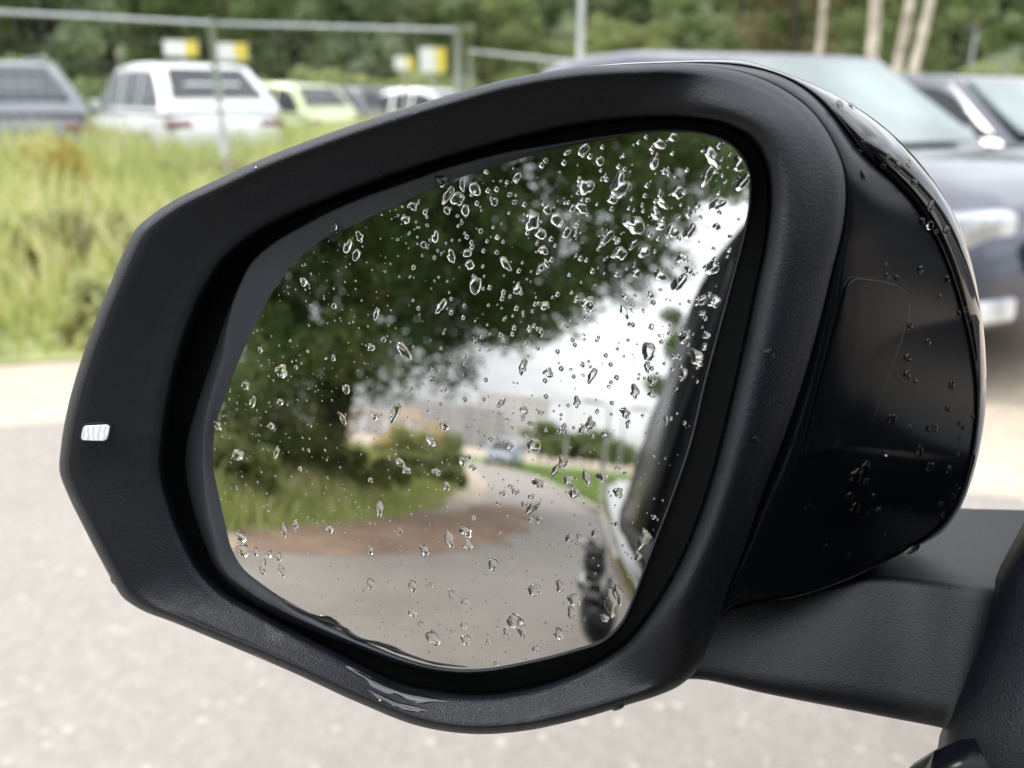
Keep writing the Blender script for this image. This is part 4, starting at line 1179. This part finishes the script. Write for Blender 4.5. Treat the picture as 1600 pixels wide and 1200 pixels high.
for i in range(len(P4) - 1):
    p0 = P4[max(i - 1, 0)]; p1, p2 = P4[i], P4[i + 1]; p3 = P4[min(i + 2, len(P4) - 1)]
    for t in np.linspace(0, 1, 7)[:-1]:
        c4 = []
        for k in range(4):
            a, b, c, d = p0[k], p1[k], p2[k], p3[k]
            c4.append(.5 * ((2 * b) + (-a + c) * t + (2 * a - 5 * b + 4 * c - d) * t * t + (-a + 3 * b - 3 * c + d) * t ** 3))
        S_.append(rsec(c4, 6, (.2, .075, .22, .3)))
v, f = loft(S_, True, True, True)
arm = mesh_obj('mirror_arm', local(v), [tuple(reversed(q)) for q in f], MAT['arm'], mir, smooth=True)

# ================================================================== the black car the mirror belongs to
own = empty('black_car', loc=(.9, -1.0, 0), label='glossy black car whose flank and door handles show in the mirror', cat='car')
oo = np.array(own.location)
def opart(name, v, f, mat, parent=own, smooth=True, **k):
    b = oo if parent is own else oo
    return mesh_obj(name, [np.array(p) - b for p in v], f, mat, parent, smooth=smooth, **k)
YS = [2.05, 1.9, 1.6, 1.2, .8, .5, .35, .1, -.3, -.7, -1.1, -1.6, -2.1, -2.8, -3.4, -3.9, -4.2, -4.35]
XS = [.75, .48, .30, .20, .14, .085, .062, .036, .010, .009, .022, .045, .072, .115, .165, .23, .32, .6]
def xs(y): return float(np.interp(-y, [-q for q in YS], XS))
ZR = lambda y: float(np.interp(-y, [-2.05, -1.2, -.3, 1.5, 3.4, 4.35], [-.26, -.10, -.01, 0, .02, -.03]))
PRO = [(.24, .16), (.30, .06), (.38, .03), (.50, .012), (.62, .0), (.74, -.004), (.84, -.002), (.92, .001), (.965, .000), (.985, .004), (.998, .014), (1.008, .030), (1.016, .05)]
# greenhouse: leaning door frames, glass, pillars, roof
def gx(y, z): return float(np.interp(-y, [-.6, -.4, 0, .5, .8, 1.2, 1.5, 2.5, 3.6, 4.0], [.10, .082, .050, .036, .036, .074, .110, .220, .32, .37])) + (z - 1.03) * .235
def sect(y):
    return [*[np.array([xs(y) + dx, y, z + ZR(y) * max(0, (z - .3) / .7)]) for z, dx in PRO], np.array([max(xs(y) + .055, gx(y, 1.02) + .02), y, 1.022 + ZR(y)])]
def body_piece(name, ya, yb, mat=MAT['paint_black'], full=False):
    ys_ = np.linspace(ya, yb, max(3, int(abs(yb - ya) / .07)))
    rings_ = [sect(y) for y in ys_]
    v, f = loft(rings_, False)
    return opart(name, v, [tuple(reversed(q)) for q in f], mat)
gapw = .004
body_piece('front_wing', 2.05, .36)
body_piece('front_door', .36 - gapw, -.80)
body_piece('rear_door', -.80 - gapw, -1.95)
body_piece('rear_quarter', -1.95 - gapw, -4.35)
# the far flank, bonnet and tail, so that the car is a body from any side
CXL = .95
rings_ = []
for y in np.linspace(2.05, -4.35, 60):
    s = sect(y)
    rings_.append([np.array([2 * CXL - p[0], p[1], p[2]]) for p in s])
v, f = loft(rings_, False); opart('far_flank', v, f, MAT['paint_black'])
top = []
for y in np.linspace(2.05, -4.35, 60):
    s = sect(y)[-1]; top.append([s, np.array([CXL * .6, y, s[2] + .03]), np.array([CXL * 1.4, y, s[2] + .03]), np.array([2 * CXL - s[0], y, s[2]])])
v, f = loft(top, False); opart('bonnet', v, [tuple(reversed(q)) for q in f], MAT['paint_black'])
for y, nm in ((2.05, 'front_bumper'), (-4.35, 'rear_bumper')):
    s = sect(y); m_ = [np.array([2 * CXL - p[0], p[1], p[2]]) for p in s]
    v, f = loft([s, m_], False); opart(nm, v, f, MAT['paint_black'])
v, f = loft([[np.array([xs(y) + .17, y, .25]) for y in np.linspace(2, -4.3, 20)], [np.array([2 * CXL - xs(y) - .17, y, .25]) for y in np.linspace(2, -4.3, 20)]], False)
opart('underside', v, f, MAT['rubber'])
def strip_piece(name, ya, yb, z0, z1, dx, mat, thick=.02, n=12, za=None):
    """panel on the leaning glasshouse side between two heights, z1 may be a function"""
    rings_ = []
    for y in np.linspace(ya, yb, n):
        a = z0(y) if callable(z0) else z0; b = z1(y) if callable(z1) else z1
        rings_.append([np.array([gx(y, a) + dx, y, a]), np.array([gx(y, (a + b) / 2) + dx - .003, y, (a + b) / 2]), np.array([gx(y, b) + dx, y, b]), np.array([gx(y, b) + dx + thick, y, b]), np.array([gx(y, a) + dx + thick, y, a])])
    v, f = loft(rings_, True, True, True)
    return add_bevel(opart(name, v, [tuple(reversed(q)) for q in f], mat, smooth=True), .003, 2)
rooft = lambda y: float(np.interp(-y, [-.75, -.35, 0, .4, 1.2, 2.4, 3.4, 3.9], [1.06, 1.27, 1.43, 1.52, 1.555, 1.53, 1.43, 1.12]))
strip_piece('belt_seal', .22, -3.6, 1.012, 1.035, -.008, MAT['rubber'], .03, 40)
strip_piece('window_frame', .30, -3.5, lambda y: rooft(y) - .075, lambda y: rooft(y) - .02, -.004, MAT['satin'], .03, 30)
strip_piece('front_door_glass', .22, -.50, 1.03, lambda y: rooft(y) - .07, .008, MAT['darkglass'], .005, 10)
strip_piece('door_pillar', -.50, -.80, 1.035, lambda y: rooft(y) - .07, -.006, MAT['satin'], .03, 3)
strip_piece('door_pillar', -.81, -.93, 1.035, lambda y: rooft(y) - .07, -.003, MAT['gloss'], .03, 3)
strip_piece('door_pillar', -1.85, -1.99, 1.035, lambda y: rooft(y) - .07, -.004, MAT['gloss'], .03, 3)
strip_piece('rear_pillar', -2.75, -3.75, 1.03, lambda y: rooft(y) - .03, -.002, MAT['paint_black'], .03, 12)
strip_piece('rear_door_glass', -.93, -1.85, 1.03, lambda y: rooft(y) - .07, .008, MAT['darkglass'], .005, 10)
strip_piece('quarter_glass', -1.99, -2.75, 1.03, lambda y: rooft(y) - .07, .008, MAT['darkglass'], .005, 10)
strip_piece('roof_edge', .45, -3.8, lambda y: rooft(y) - .02, lambda y: rooft(y) + .012, .004, MAT['paint_black'], .05, 40)
for nm_, ya_, yb_, mt_ in (('windscreen', .62, .03, MAT['darkglass']), ('roof', .03, -2.9, MAT['paint_black']), ('rear_window', -2.9, -3.9, MAT['darkglass'])):
  rg = []
  for y in np.linspace(ya_, yb_, 18):
    z = rooft(y) + .01; x0 = gx(y, z) + .03
    rg.append([np.array([x0, y, z]), np.array([x0 + .12, y, z + .03]), np.array([CXL, y, z + .05]), np.array([2 * CXL - x0 - .12, y, z + .03]), np.array([2 * CXL - x0, y, z])])
  v, f = loft(rg, False); opart(nm_, v, [tuple(reversed(q)) for q in f], mt_)
fg = []
for y in np.linspace(.4, -3.8, 30):
    z = rooft(y) - .02; fg.append([np.array([2 * CXL - gx(y, 1.03), y, 1.03]), np.array([2 * CXL - gx(y, z), y, z])])
v, f = loft(fg, False); opart('far_side_glass', v, f, MAT['darkglass'])
# dark cabin lining seen through the open driver's window
v, f = box((1.0, -1.2, .95), (1.3, 2.6, .05)); opart('cabin_floor', v, f, MAT['rubber'])
for yy in (-.9, -1.9):
    v, f = join([box((.5, yy, .9), (.5, .14, .75)), box((.5, yy + .02, 1.33), (.27, .1, .2))]); add_bevel(opart('seat', v, f, MAT['rubber']), .04, 3)
# door handles: a dished cup, a bright-topped grip and its lock cap
def handle(y, z, dark):
    x0 = xs(y) - .006
    V, Fs = [], []
    nU, nV = 20, 10
    for i in range(nU):
        u = -1 + 2 * i / (nU - 1)
        for j in range(nV):
            a = pi * j / (nV - 1)
            rad = sqrt(max(0, 1 - u * u))
            V.append(np.array([x0 - .040 * sin(a) * rad ** .55, y + u * .12, z - .064 * cos(a) * rad - .022]))
    for i in range(nU - 1):
        for j in range(nV - 1): Fs.append((i * nV + j, i * nV + j + 1, (i + 1) * nV + j + 1, (i + 1) * nV + j))
    h = opart('door_handle', V, Fs, MAT['satin'])
    pth = [(x0 - .004, y + .10, z + .034), (x0 - .030, y + .085, z + .036), (x0 - .038, y + .05, z + .036), (x0 - .040, y, z + .036), (x0 - .038, y - .05, z + .036), (x0 - .030, y - .085, z + .036), (x0 - .004, y - .10, z + .034)]
    v, f = tube(pth, [.008, .0095, .0105, .0105, .0105, .0095, .008], 12)
    mesh_obj('grip', [np.array(p) - oo for p in v], f, MAT['gloss'], h, smooth=True)
handle(-.93, .842, 0)
handle(-1.62, .835, 0)
# wheels
for x in (.13, 1.77):
    for y in (1.15, -3.1):
        t_, r_ = x, .34
        wheel_parts(own, x - oo[0] + (.26 if x < 1 else -.26), y - oo[1], .34, -1 if x < 1 else 1)

# base of the mirror on the door, and the trim strip below it
rows = [(740, 1650, .285), (800, 1622, .275), (860, 1590, .272), (905, 1566, .272), (950, 1556, .2715), (1000, 1542, .271), (1050, 1520, .2705), (1100, 1500, .270), (1150, 1482, .2695), (1200, 1474, .2695), (1240, 1472, .2695)]
gr = []
for (py, px, d0) in rows:
    gr.append([at(px - 14, py, d0 + .03), at(px - 5, py, d0 + .006), at(px, py, d0), at(px + 10, py, d0 - .004), at(px + 30, py, d0 - .008), at(px + 70, py, d0 - .016), at(px + 160, py, d0 - .03), at(px + 300, py, d0 - .045)])
v, f = loft(gr, False)
opart('mirror_base', v, f, MAT['bezel'])
tr = [[at(1478, 1186, .262), at(1500, 1164, .262), at(1520, 1160, .262), at(1552, 1163, .260), at(1582, 1178, .257)],
      [at(1440, 1260, .262), at(1462, 1240, .256), at(1500, 1235, .254), at(1530, 1240, .253), at(1550, 1255, .252)]]
v, f = loft([[p for p in r_] for r_ in tr], False)
o = opart('belt_trim', v, f, MAT['satin'])
sm = o.modifiers.new('thick', 'SOLIDIFY'); sm.thickness = .004
v, f = loft([rsec([at(1492, 1150, .33), at(1478, 1166, .32), at(1490, 1200, .32), at(1530, 1190, .33)], 4, .3), rsec([at(1432, 1188, .335), at(1418, 1202, .325), at(1440, 1240, .325), at(1470, 1225, .335)], 4, .3)], True, True, True)
opart('door_trim', v, [tuple(reversed(q)) for q in f], MAT['arm'])

# ================================================================== rain
wm_, wn_, wl_, wb_ = new_mat('rain water')
wb_.inputs['Base Color'].default_value = (1, 1, 1, 1)
wb_.inputs['Roughness'].default_value = 0.0
wb_.inputs['IOR'].default_value = 1.33
wb_.inputs['Transmission Weight'].default_value = 1.0
MAT['water'] = wm_
def drop_mesh(seed, irregular, stretch=1.0, tail=0.0, hgt=.42):
    rs_ = random.Random(seed)
    n, m = 26, 7
    ph = [rs_.uniform(0, 6.28) for _ in range(5)]
    am = [irregular * rs_.uniform(.3, 1) / (k + 1.5) for k in range(5)]
    V = []
    for j in range(m + 1):
        t = j / m; rad = cos(t * pi / 2) ** .9; z = hgt * sin(t * pi / 2)
        for k in range(n):
            a = 2 * pi * k / n
            q = 1 + sum(am[i] * cos((i + 2) * a + ph[i]) for i in range(5)) * (1 - .6 * t)
            x = rad * q * cos(a); y = rad * q * sin(a) * stretch
            y += tail * max(0, sin(a)) ** 3 * rad
            zz = z * (1 + .35 * irregular * sin(3 * x + ph[0]) * cos(2 * y + ph[1]))
            if j == m: x = y = 0; 
            V.append((x + .12 * irregular * t * sin(ph[2]), y + (-.18 - .3 * irregular) * t, zz))
    # bottom ring below the surface
    B = [(V[k][0] * .9, V[k][1] * .9, -.08) for k in range(n)]
    V = B + V
    Fs = []
    for j in range(m + 1):
        for k in range(n):
            k2 = (k + 1) % n; Fs.append((j * n + k, j * n + k2, (j + 1) * n + k2, (j + 1) * n + k))
    Fs.append(tuple(reversed(range(n))))
    me = bpy.data.meshes.new('water_drop')
    # collapse the apex ring
    top0 = (m + 1) * n
    V2 = V[:top0] + [V[top0]]
    F2 = []
    for f_ in Fs:
        g = [min(i, top0) for i in f_]
        h_ = []
        for i in g:
            if i not in h_: h_.append(i)
        if len(h_) > 2: F2.append(tuple(h_))
    me.from_pydata(V2, [], F2); me.update()
    me.polygons.foreach_set('use_smooth', [True] * len(me.polygons))
    me.materials.append(MAT['water'])
    return me
ROUND = [drop_mesh(100 + i, .14 + .07 * i, 1.1 + .1 * (i % 3), hgt=.58) for i in range(5)]
ODD = [drop_mesh(200 + i, .34 + .06 * (i % 5), 1.0 + .16 * (i % 4), tail=.3 * (i % 2), hgt=.62) for i in range(12)]
UPW = Vector(UP)
def place_drop(loc, nrm, rpx, me, ang, label, group, flat=1.0):
    o = bpy.data.objects.new('water_drop', me)
    nrm = Vector(nrm).normalized()
    yv = (UPW - UPW.dot(nrm) * nrm).normalized(); xv = yv.cross(nrm)
    yv2 = (yv * cos(ang) + xv * sin(ang)); xv2 = yv2.cross(nrm)
    s = rpx / FP * float(np.linalg.norm(np.array(loc) - EYE))
    Mx = Matrix((xv2, yv2, nrm)).transposed().to_4x4()
    Mx = Matrix.Translation(Vector(loc)) @ Mx @ Matrix.Diagonal((s, s, s * flat, 1))
    o.matrix_world = Mx
    col.objects.link(o)
    return props(o, label, 'water drop', group)

# zones of the reflection, to say which drop is which
def zone(px, py):
    if py > 880: return 'over the reflected asphalt at the bottom' if px < 840 else 'by the reflected door handles'
    if py > 790: return 'over the reflected dirt strip' if px < 640 else ('over the reflected bend of the road' if px < 860 else 'by the reflected door handles')
    if py > 690:
        if px < 560: return 'over the reflected green bank'
        if px < 740: return 'over the pale reflected bushes'
        if px < 930: return 'over the reflected road and verge'
        return 'over the reflected black window frame'
    if px > 1040 - (py - 400) * .05 and py > 330: return 'over the reflected black window frame'
    if py < 330:
        if px > 950: return 'in the crowded top right corner of the glass'
        return 'near the top rim over reflected leaves'
    if px > 860 and py < 560: return 'over the ragged right edge of the reflected tree'
    if px > 690 and py > 560: return 'over the reflected white sky'
    if px < 470: return 'beside the left rim over reflected leaves'
    return 'over the dark reflected tree crown'
hand = [(833, 345, 15, 'o'), (845, 365, 10, 'o'), (870, 343, 11, 'o'), (916, 292, 12, 'o'), (968, 294, 15, 'o'), (993, 353, 13, 'o'), (1050, 362, 10, 'o'), (1076, 362, 10, 'o'), (947, 373, 9, 'o'), (885, 363, 8, 'o'),
 (969, 395, 10, 'o'), (1005, 393, 9, 'o'), (919, 475, 11, 'o'), (743, 445, 12, 'o'), (689, 478, 8, 'o'), (851, 477, 7, 'o'), (808, 452, 7, 'o'), (790, 412, 8, 'o'), (844, 420, 6, 'o'), (1031, 430, 9, 'o'), (1060, 442, 12, 'o'),
 (1112, 418, 10, 'o'), (1115, 470, 10, 'o'), (1013, 550, 13, 'o'), (857, 583, 8, 'o'), (817, 573, 8, 'o'), (925, 587, 8, 'o'), (1068, 527, 11, 'o'), (1088, 558, 12, 'o'), (1095, 470, 8, 'o'), (1154, 258, 12, 'o'), (1158, 285, 12, 'o'), (1105, 275, 10, 'o'),
 (1113, 247, 12, 'o'), (1052, 215, 9, 'o'), (1030, 225, 9, 'o'), (1022, 255, 8, 'o'), (1060, 300, 10, 'o'), (1120, 320, 10, 'o'), (631, 548, 10, 'o'), (440, 580, 10, 'o'), (384, 602, 7, 'o'), (617, 645, 10, 'o'), (541, 608, 7, 'r'), (585, 650, 6, 'o'), (695, 665, 9, 'o'),
 (674, 690, 7, 'o'), (625, 722, 7, 'o'), (372, 710, 9, 'o'), (593, 795, 8, 'o'), (702, 843, 9, 'o'), (728, 830, 10, 'o'), (731, 852, 8, 'o'), (664, 860, 9, 'o'), (770, 882, 9, 'o'), (645, 915, 8, 'o'), (832, 793, 9, 'o'), (842, 755, 10, 'o'), (820, 788, 6, 'r'),
 (843, 812, 6, 'r'), (830, 812, 5, 'r'), (786, 770, 6, 'r'), (805, 768, 6, 'r'), (739, 730, 7, 'o'), (722, 720, 7, 'o'), (732, 715, 5, 'r'), (835, 695, 12, 'r'), (797, 697, 7, 'r'), (819, 641, 7, 'r'), (845, 645, 5, 'r'), (783, 630, 6, 'o'), (922, 663, 8, 'o'), (909, 671, 6, 'o'), (933, 643, 4, 'r'),
 (977, 645, 9, 'o'), (992, 612, 9, 'o'), (833, 664, 5, 'r'), (870, 733, 8, 'o'), (888, 750, 8, 'o'), (897, 770, 10, 'o'), (917, 747, 8, 'o'), (941, 745, 9, 'o'), (966, 770, 8, 'o'), (892, 840, 8, 'o'), (905, 840, 5, 'o'), (929, 833, 6, 'o'), (1004, 845, 11, 'o'), (997, 870, 6, 'o'),
 (955, 940, 14, 'o'), (966, 930, 10, 'o'), (897, 937, 10, 'o'), (876, 918, 9, 'o'), (893, 958, 8, 'o'), (873, 990, 9, 'o'), (945, 965, 7, 'o'), (835, 921, 12, 'o'), (805, 970, 14, 'o'), (815, 982, 9, 'o'), (677, 997, 11, 'o'), (727, 940, 7, 'r'), (645, 957, 8, 'o'), (657, 975, 5, 'r'),
 (728, 1000, 8, 'o'), (764, 1002, 5, 'r'), (792, 987, 6, 'r'), (837, 1013, 6, 'r'), (776, 1037, 5, 'r'), (725, 977, 6, 'r'), (708, 987, 5, 'r'), (380, 860, 10, 'o'), (376, 838, 8, 'o'), (400, 862, 6, 'r'), (421, 865, 6, 'o'), (435, 870, 7, 'o'), (410, 882, 6, 'o'), (440, 892, 6, 'o'), (411, 893, 5, 'r'),
 (444, 828, 7, 'o'), (462, 820, 6, 'o'), (579, 860, 7, 'o'), (515, 826, 7, 'o'), (625, 830, 5, 'o'), (700, 305, 9, 'o'), (690, 283, 9, 'o'), (715, 310, 11, 'o'), (742, 295, 10, 'o'), (727, 328, 8, 'o'), (645, 322, 8, 'o'), (705, 400, 8, 'o'), (730, 395, 8, 'o'), (680, 370, 7, 'o'), (662, 382, 6, 'r'),
 (522, 358, 7, 'o'), (543, 385, 8, 'o'), (562, 370, 7, 'o'), (557, 398, 8, 'o'), (475, 440, 7, 'o'), (588, 490, 6, 'o'), (522, 478, 5, 'r'), (580, 543, 6, 'o'), (395, 628, 7, 'o'), (438, 628, 6, 'o'), (424, 665, 6, 'o'), (340, 665, 7, 'o'), (536, 655, 6, 'o'), (635, 735, 7, 'o')]
GN_OF = lambda q: (q - GC) / np.linalg.norm(q - GC)
drops = []
# GLS test
def in_glass(px, py, marg=8):
    a = atan2(py - CY, px - CX); i = int((a + pi) / (2 * pi) * NA) % NA
    return sqrt((px - CX) ** 2 + (py - CY) ** 2) < GLS[i] - marg
for (px, py, r_, k) in hand:
    drops.append((px, py, r_ * .86, k))
rsd = random.Random(99)
tries = 0
while len(drops) < 298 and tries < 20000:
    tries += 1
    px, py = rsd.uniform(335, 1170), rsd.uniform(207, 1048)
    if not in_glass(px, py): continue
    # more and bigger drops towards the upper right
    dens = .16 + .9 * max(0, min(1, (px - 620) / 520)) * max(0, min(1, (900 - py) / 600)) + (.25 if py < 420 and px > 600 else 0)
    if rsd.random() > dens: continue
    r_ = rsd.choice([2.2, 2.8, 3.2, 3.8, 4.6, 5.6, 7.0]) * (1.08 if dens > .7 else .9)
    if any((px - q[0]) ** 2 + (py - q[1]) ** 2 < (r_ + q[2]) ** 2 * .8 for q in drops): continue
    drops.append((px, py, r_, 'o' if (r_ > 3.6 and rsd.random() < .8) else 'r'))
for i, (px, py, r_, k) in enumerate(drops):
    q = M(px, py, WG - .00003)
    me_ = rsd.choice(ODD if k == 'o' else ROUND)
    size = 'large' if r_ > 8.5 else ('medium' if r_ > 5 else 'small')
    shp = 'jagged' if k == 'o' else 'round'
    place_drop(q, GN_OF(q), r_, me_, rsd.uniform(-.9, .9) if k == 'o' else rsd.uniform(-.2, .2), f'{size} {shp} raindrop on the mirror glass {zone(px, py)}', 'raindrops on the mirror glass', flat=rsd.uniform(.7, 1.15))
# drops on the side panel and cap
side_d = [(1312, 162, 6, 'cap'), (1331, 166, 6, 'cap'), (1350, 222, 4, 'side'), (1344, 235, 4, 'side'), (1350, 272, 7, 'side'), (1399, 203, 5, 'cap'), (1403, 260, 5, 'cap'), (1420, 255, 5, 'cap'), (1387, 243, 4, 'cap'), (1380, 260, 3.5, 'cap'), (1428, 286, 5, 'cap'), (1391, 279, 4, 'side'), (1454, 322, 6, 'cap'), (1441, 344, 6, 'side'), (1453, 352, 6, 'side'), (1478, 360, 6, 'cap'), (1462, 362, 4, 'side'),
 (1480, 436, 5, 'side'), (1438, 421, 5, 'side'), (1384, 415, 3.5, 'side'), (1386, 431, 4, 'side'), (1401, 434, 4, 'side'), (1467, 414, 3, 'side'), (1469, 463, 3.5, 'side'), (1499, 489, 4, 'side'), (1508, 484, 4, 'side'), (1421, 508, 6, 'side'), (1450, 534, 4.5, 'side'), (1418, 559, 6, 'side'), (1417, 585, 6, 'side'), (1431, 595, 3.5, 'side'), (1487, 601, 5, 'side'), (1482, 638, 5, 'side'), (1327, 498, 5, 'side'), (1335, 519, 5, 'side'), (1337, 553, 5, 'side'), (1344, 551, 4.5, 'side'), (1361, 586, 3.5, 'side'), (1351, 618, 4.5, 'side'), (1312, 652, 5, 'side'),
 (1393, 654, 7, 'side'), (1421, 667, 4, 'side'), (1450, 670, 4, 'side'), (1461, 669, 4.5, 'side'), (1436, 705, 7, 'side'), (1384, 709, 4, 'side'), (1453, 729, 6, 'side'), (1482, 734, 5, 'side'), (1352, 728, 8, 'side'), (1337, 742, 11, 'side'), (1353, 752, 5, 'side'), (1326, 776, 7, 'side'), (1335, 793, 9, 'side'), (1373, 796, 5, 'side'), (1348, 806, 4, 'side'), (1358, 799, 4, 'side'), (1365, 774, 3.5, 'side'), (1410, 801, 3.5, 'side'), (1419, 797, 5, 'side'), (1388, 833, 5, 'side'), (1425, 857, 9, 'side'), (1473, 805, 4.5, 'side'), (1489, 775, 5, 'side'), (1470, 787, 4.5, 'side'), (1488, 787, 4, 'side'), (1494, 760, 4, 'side'), (1500, 765, 4, 'side'), (1326, 868, 5, 'side'), (1290, 855, 6, 'side'), (1262, 792, 6, 'side'), (1499, 662, 3.5, 'side'), (1504, 668, 3, 'side'), (1500, 684, 3, 'side'), (1497, 710, 3.5, 'side'), (1520, 650, 3.5, 'side'), (1360, 882, 5, 'side')]
for (px, py, r_, wh) in side_d:
    h = None
    for b_ in ((BV_cap, BV_side) if wh == 'cap' else (BV_side, BV_cap)):
        h = hit(b_, px, py)
        if h is not None: break
    if h is None: continue
    wh2 = 'cap' if b_ is BV_cap else 'side'
    size = 'large' if r_ >= 7 else ('medium' if r_ > 4.6 else 'small')
    where = ('on the gloss cap above the crease' if wh2 == 'cap' else ('on the upper half of the dark side panel' if py < 420 else ('by the outlined cover on the side panel' if py < 700 else 'on the lower half of the dark side panel')))
    place_drop(h[0] - h[1] * .00002, h[1], r_ * 1.0, rsd.choice(ROUND), rsd.uniform(-.2, .2), f'{size} round raindrop {where}', 'raindrops on the mirror housing', flat=1.1)
bez_d = [(1200, 556, 14, 'large raindrop running down the bezel right of the glass'), (1178, 690, 10, 'faint raindrop low on the bezel right of the glass'), (400, 263, 6, 'raindrop on the upper edge of the bezel above the meadow'), (650, 177, 5, 'raindrop on the top edge of the bezel left of the middle'), (966, 1104, 14, 'raindrop hanging from the bottom edge of the bezel'), (176, 908, 6, 'raindrop on the lower left corner of the bezel'), (1180, 415, 6, 'raindrop on the bezel beside the right rim of the glass')]
for (px, py, r_, lb) in bez_d:
    h = hit(BV_bez, px, py) or hit(BV_bez, px, py - 5) or hit(BV_bez, px + 5, py)
    if h is None: continue
    place_drop(h[0] - h[1] * .00002, h[1], r_ * .7, rsd.choice(ROUND), 0, lb, 'raindrops on the mirror bezel', flat=.8)
# fine spray: far too many to pick apart
Vf, Ff = [], []
base_v = []
cnt = 0
lowd = []
for k in range(8): lowd.append((cos(2 * pi * k / 8), sin(2 * pi * k / 8), 0))
for k in range(8): lowd.append((.62 * cos(2 * pi * k / 8), .62 * sin(2 * pi * k / 8), .38))
lowd.append((0, 0, .5))
while cnt < 1300:
    px, py = rsd.uniform(335, 1170), rsd.uniform(207, 1048)
    if not in_glass(px, py, 3): continue
    q = M(px, py, WG); nn = GN_OF(q); yv = UP - (UP @ nn) * nn; yv /= np.linalg.norm(yv); xv = np.cross(yv, nn)
    s = (rsd.uniform(.7, 2.0) if cnt < 640 or px < 640 or py > 700 else rsd.uniform(2.0, 4.2)) / FP * .28
    b = len(Vf)
    for (x, y, z) in lowd: Vf.append(q + s * (x * xv + y * yv * 1.15 + z * nn))
    for k in range(8):
        k2 = (k + 1) % 8
        Ff.append((b + k, b + k2, b + 8 + k2, b + 8 + k)); Ff.append((b + 8 + k, b + 8 + k2, b + 16))
    cnt += 1
mesh_obj('rain_spray', Vf, Ff, MAT['water'], smooth=True, kind='stuff')

def rivulet(name, line, surf, thick, label, cat, seed):
    """standing water: a low rounded ridge along a line (x, y, half width) that follows the surface"""
    P = np.array(line, float); rs_ = random.Random(seed)
    n = len(P); k = 10; L = []
    for i in range(n - 1):
        p0, p1, p2, p3 = P[max(i - 1, 0)], P[i], P[i + 1], P[min(i + 2, n - 1)]
        for j in range(k):
            t = j / k; L.append(.5 * (2 * p1 + (p2 - p0) * t + (2 * p0 - 5 * p1 + 4 * p2 - p3) * t * t + (3 * p1 - p0 - 3 * p2 + p3) * t ** 3))
    L.append(P[-1]); L = np.array(L)
    rings_ = []
    ph = rs_.uniform(0, 6)
    for i, p in enumerate(L):
        d = L[min(i + 1, len(L) - 1)][:2] - L[max(i - 1, 0)][:2]; d /= np.linalg.norm(d) + 1e-9
        nn_ = np.array([-d[1], d[0]])
        w = max(.3, p[2] * (1 + .22 * sin(i * .33 + ph) + .08 * sin(i * .8)))
        r_ = []
        for a in np.linspace(-1, 1, 9):
            q = p[:2] + nn_ * w * a
            h = hit(surf, q[0], q[1]) if surf is not None else (M(q[0], q[1], WG), GN_OF(M(q[0], q[1], WG)))
            if h is None: h = (M(q[0], q[1], 0), GN_OF(M(q[0], q[1], 0)))
            r_.append(h[0] + h[1] * (thick * min(1, w / 4) * sqrt(max(0, 1 - a * a)) - .00004))
        rings_.append(r_)
    v, f = loft(rings_, False)
    return mesh_obj(name, v, f, MAT['film'], smooth=True, label=label, cat=cat)
MAT['film'] = simple('standing water over black plastic', (0.008, 0.009, 0.011), 0.04, coat=1.0)
rivulet('water_streak', [(540, 1040, 1), (562, 1052, 6), (590, 1067, 8), (622, 1081, 8), (655, 1091, 7), (700, 1096, 2)], BV_bez, .0005, 'upper shiny streak of rainwater lying in the lower bezel', 'water', 1)
rivulet('water_streak', [(576, 1078, 1), (592, 1088, 4), (615, 1099, 6), (645, 1107, 5), (668, 1110, 1)], BV_bez, .0005, 'lower shiny streak of rainwater lying in the lower bezel', 'water', 5)
rivulet('water_edge', [(440, 938, 1), (470, 954, 3), (495, 964, 4), (520, 972, 6), (540, 984, 4), (560, 997, 3), (600, 1008, 4), (640, 1024, 3), (680, 1036, 2), (730, 1042, 1)], None, .0005, 'dark wavy line of rainwater caught along the lower rim of the glass', 'water', 2)
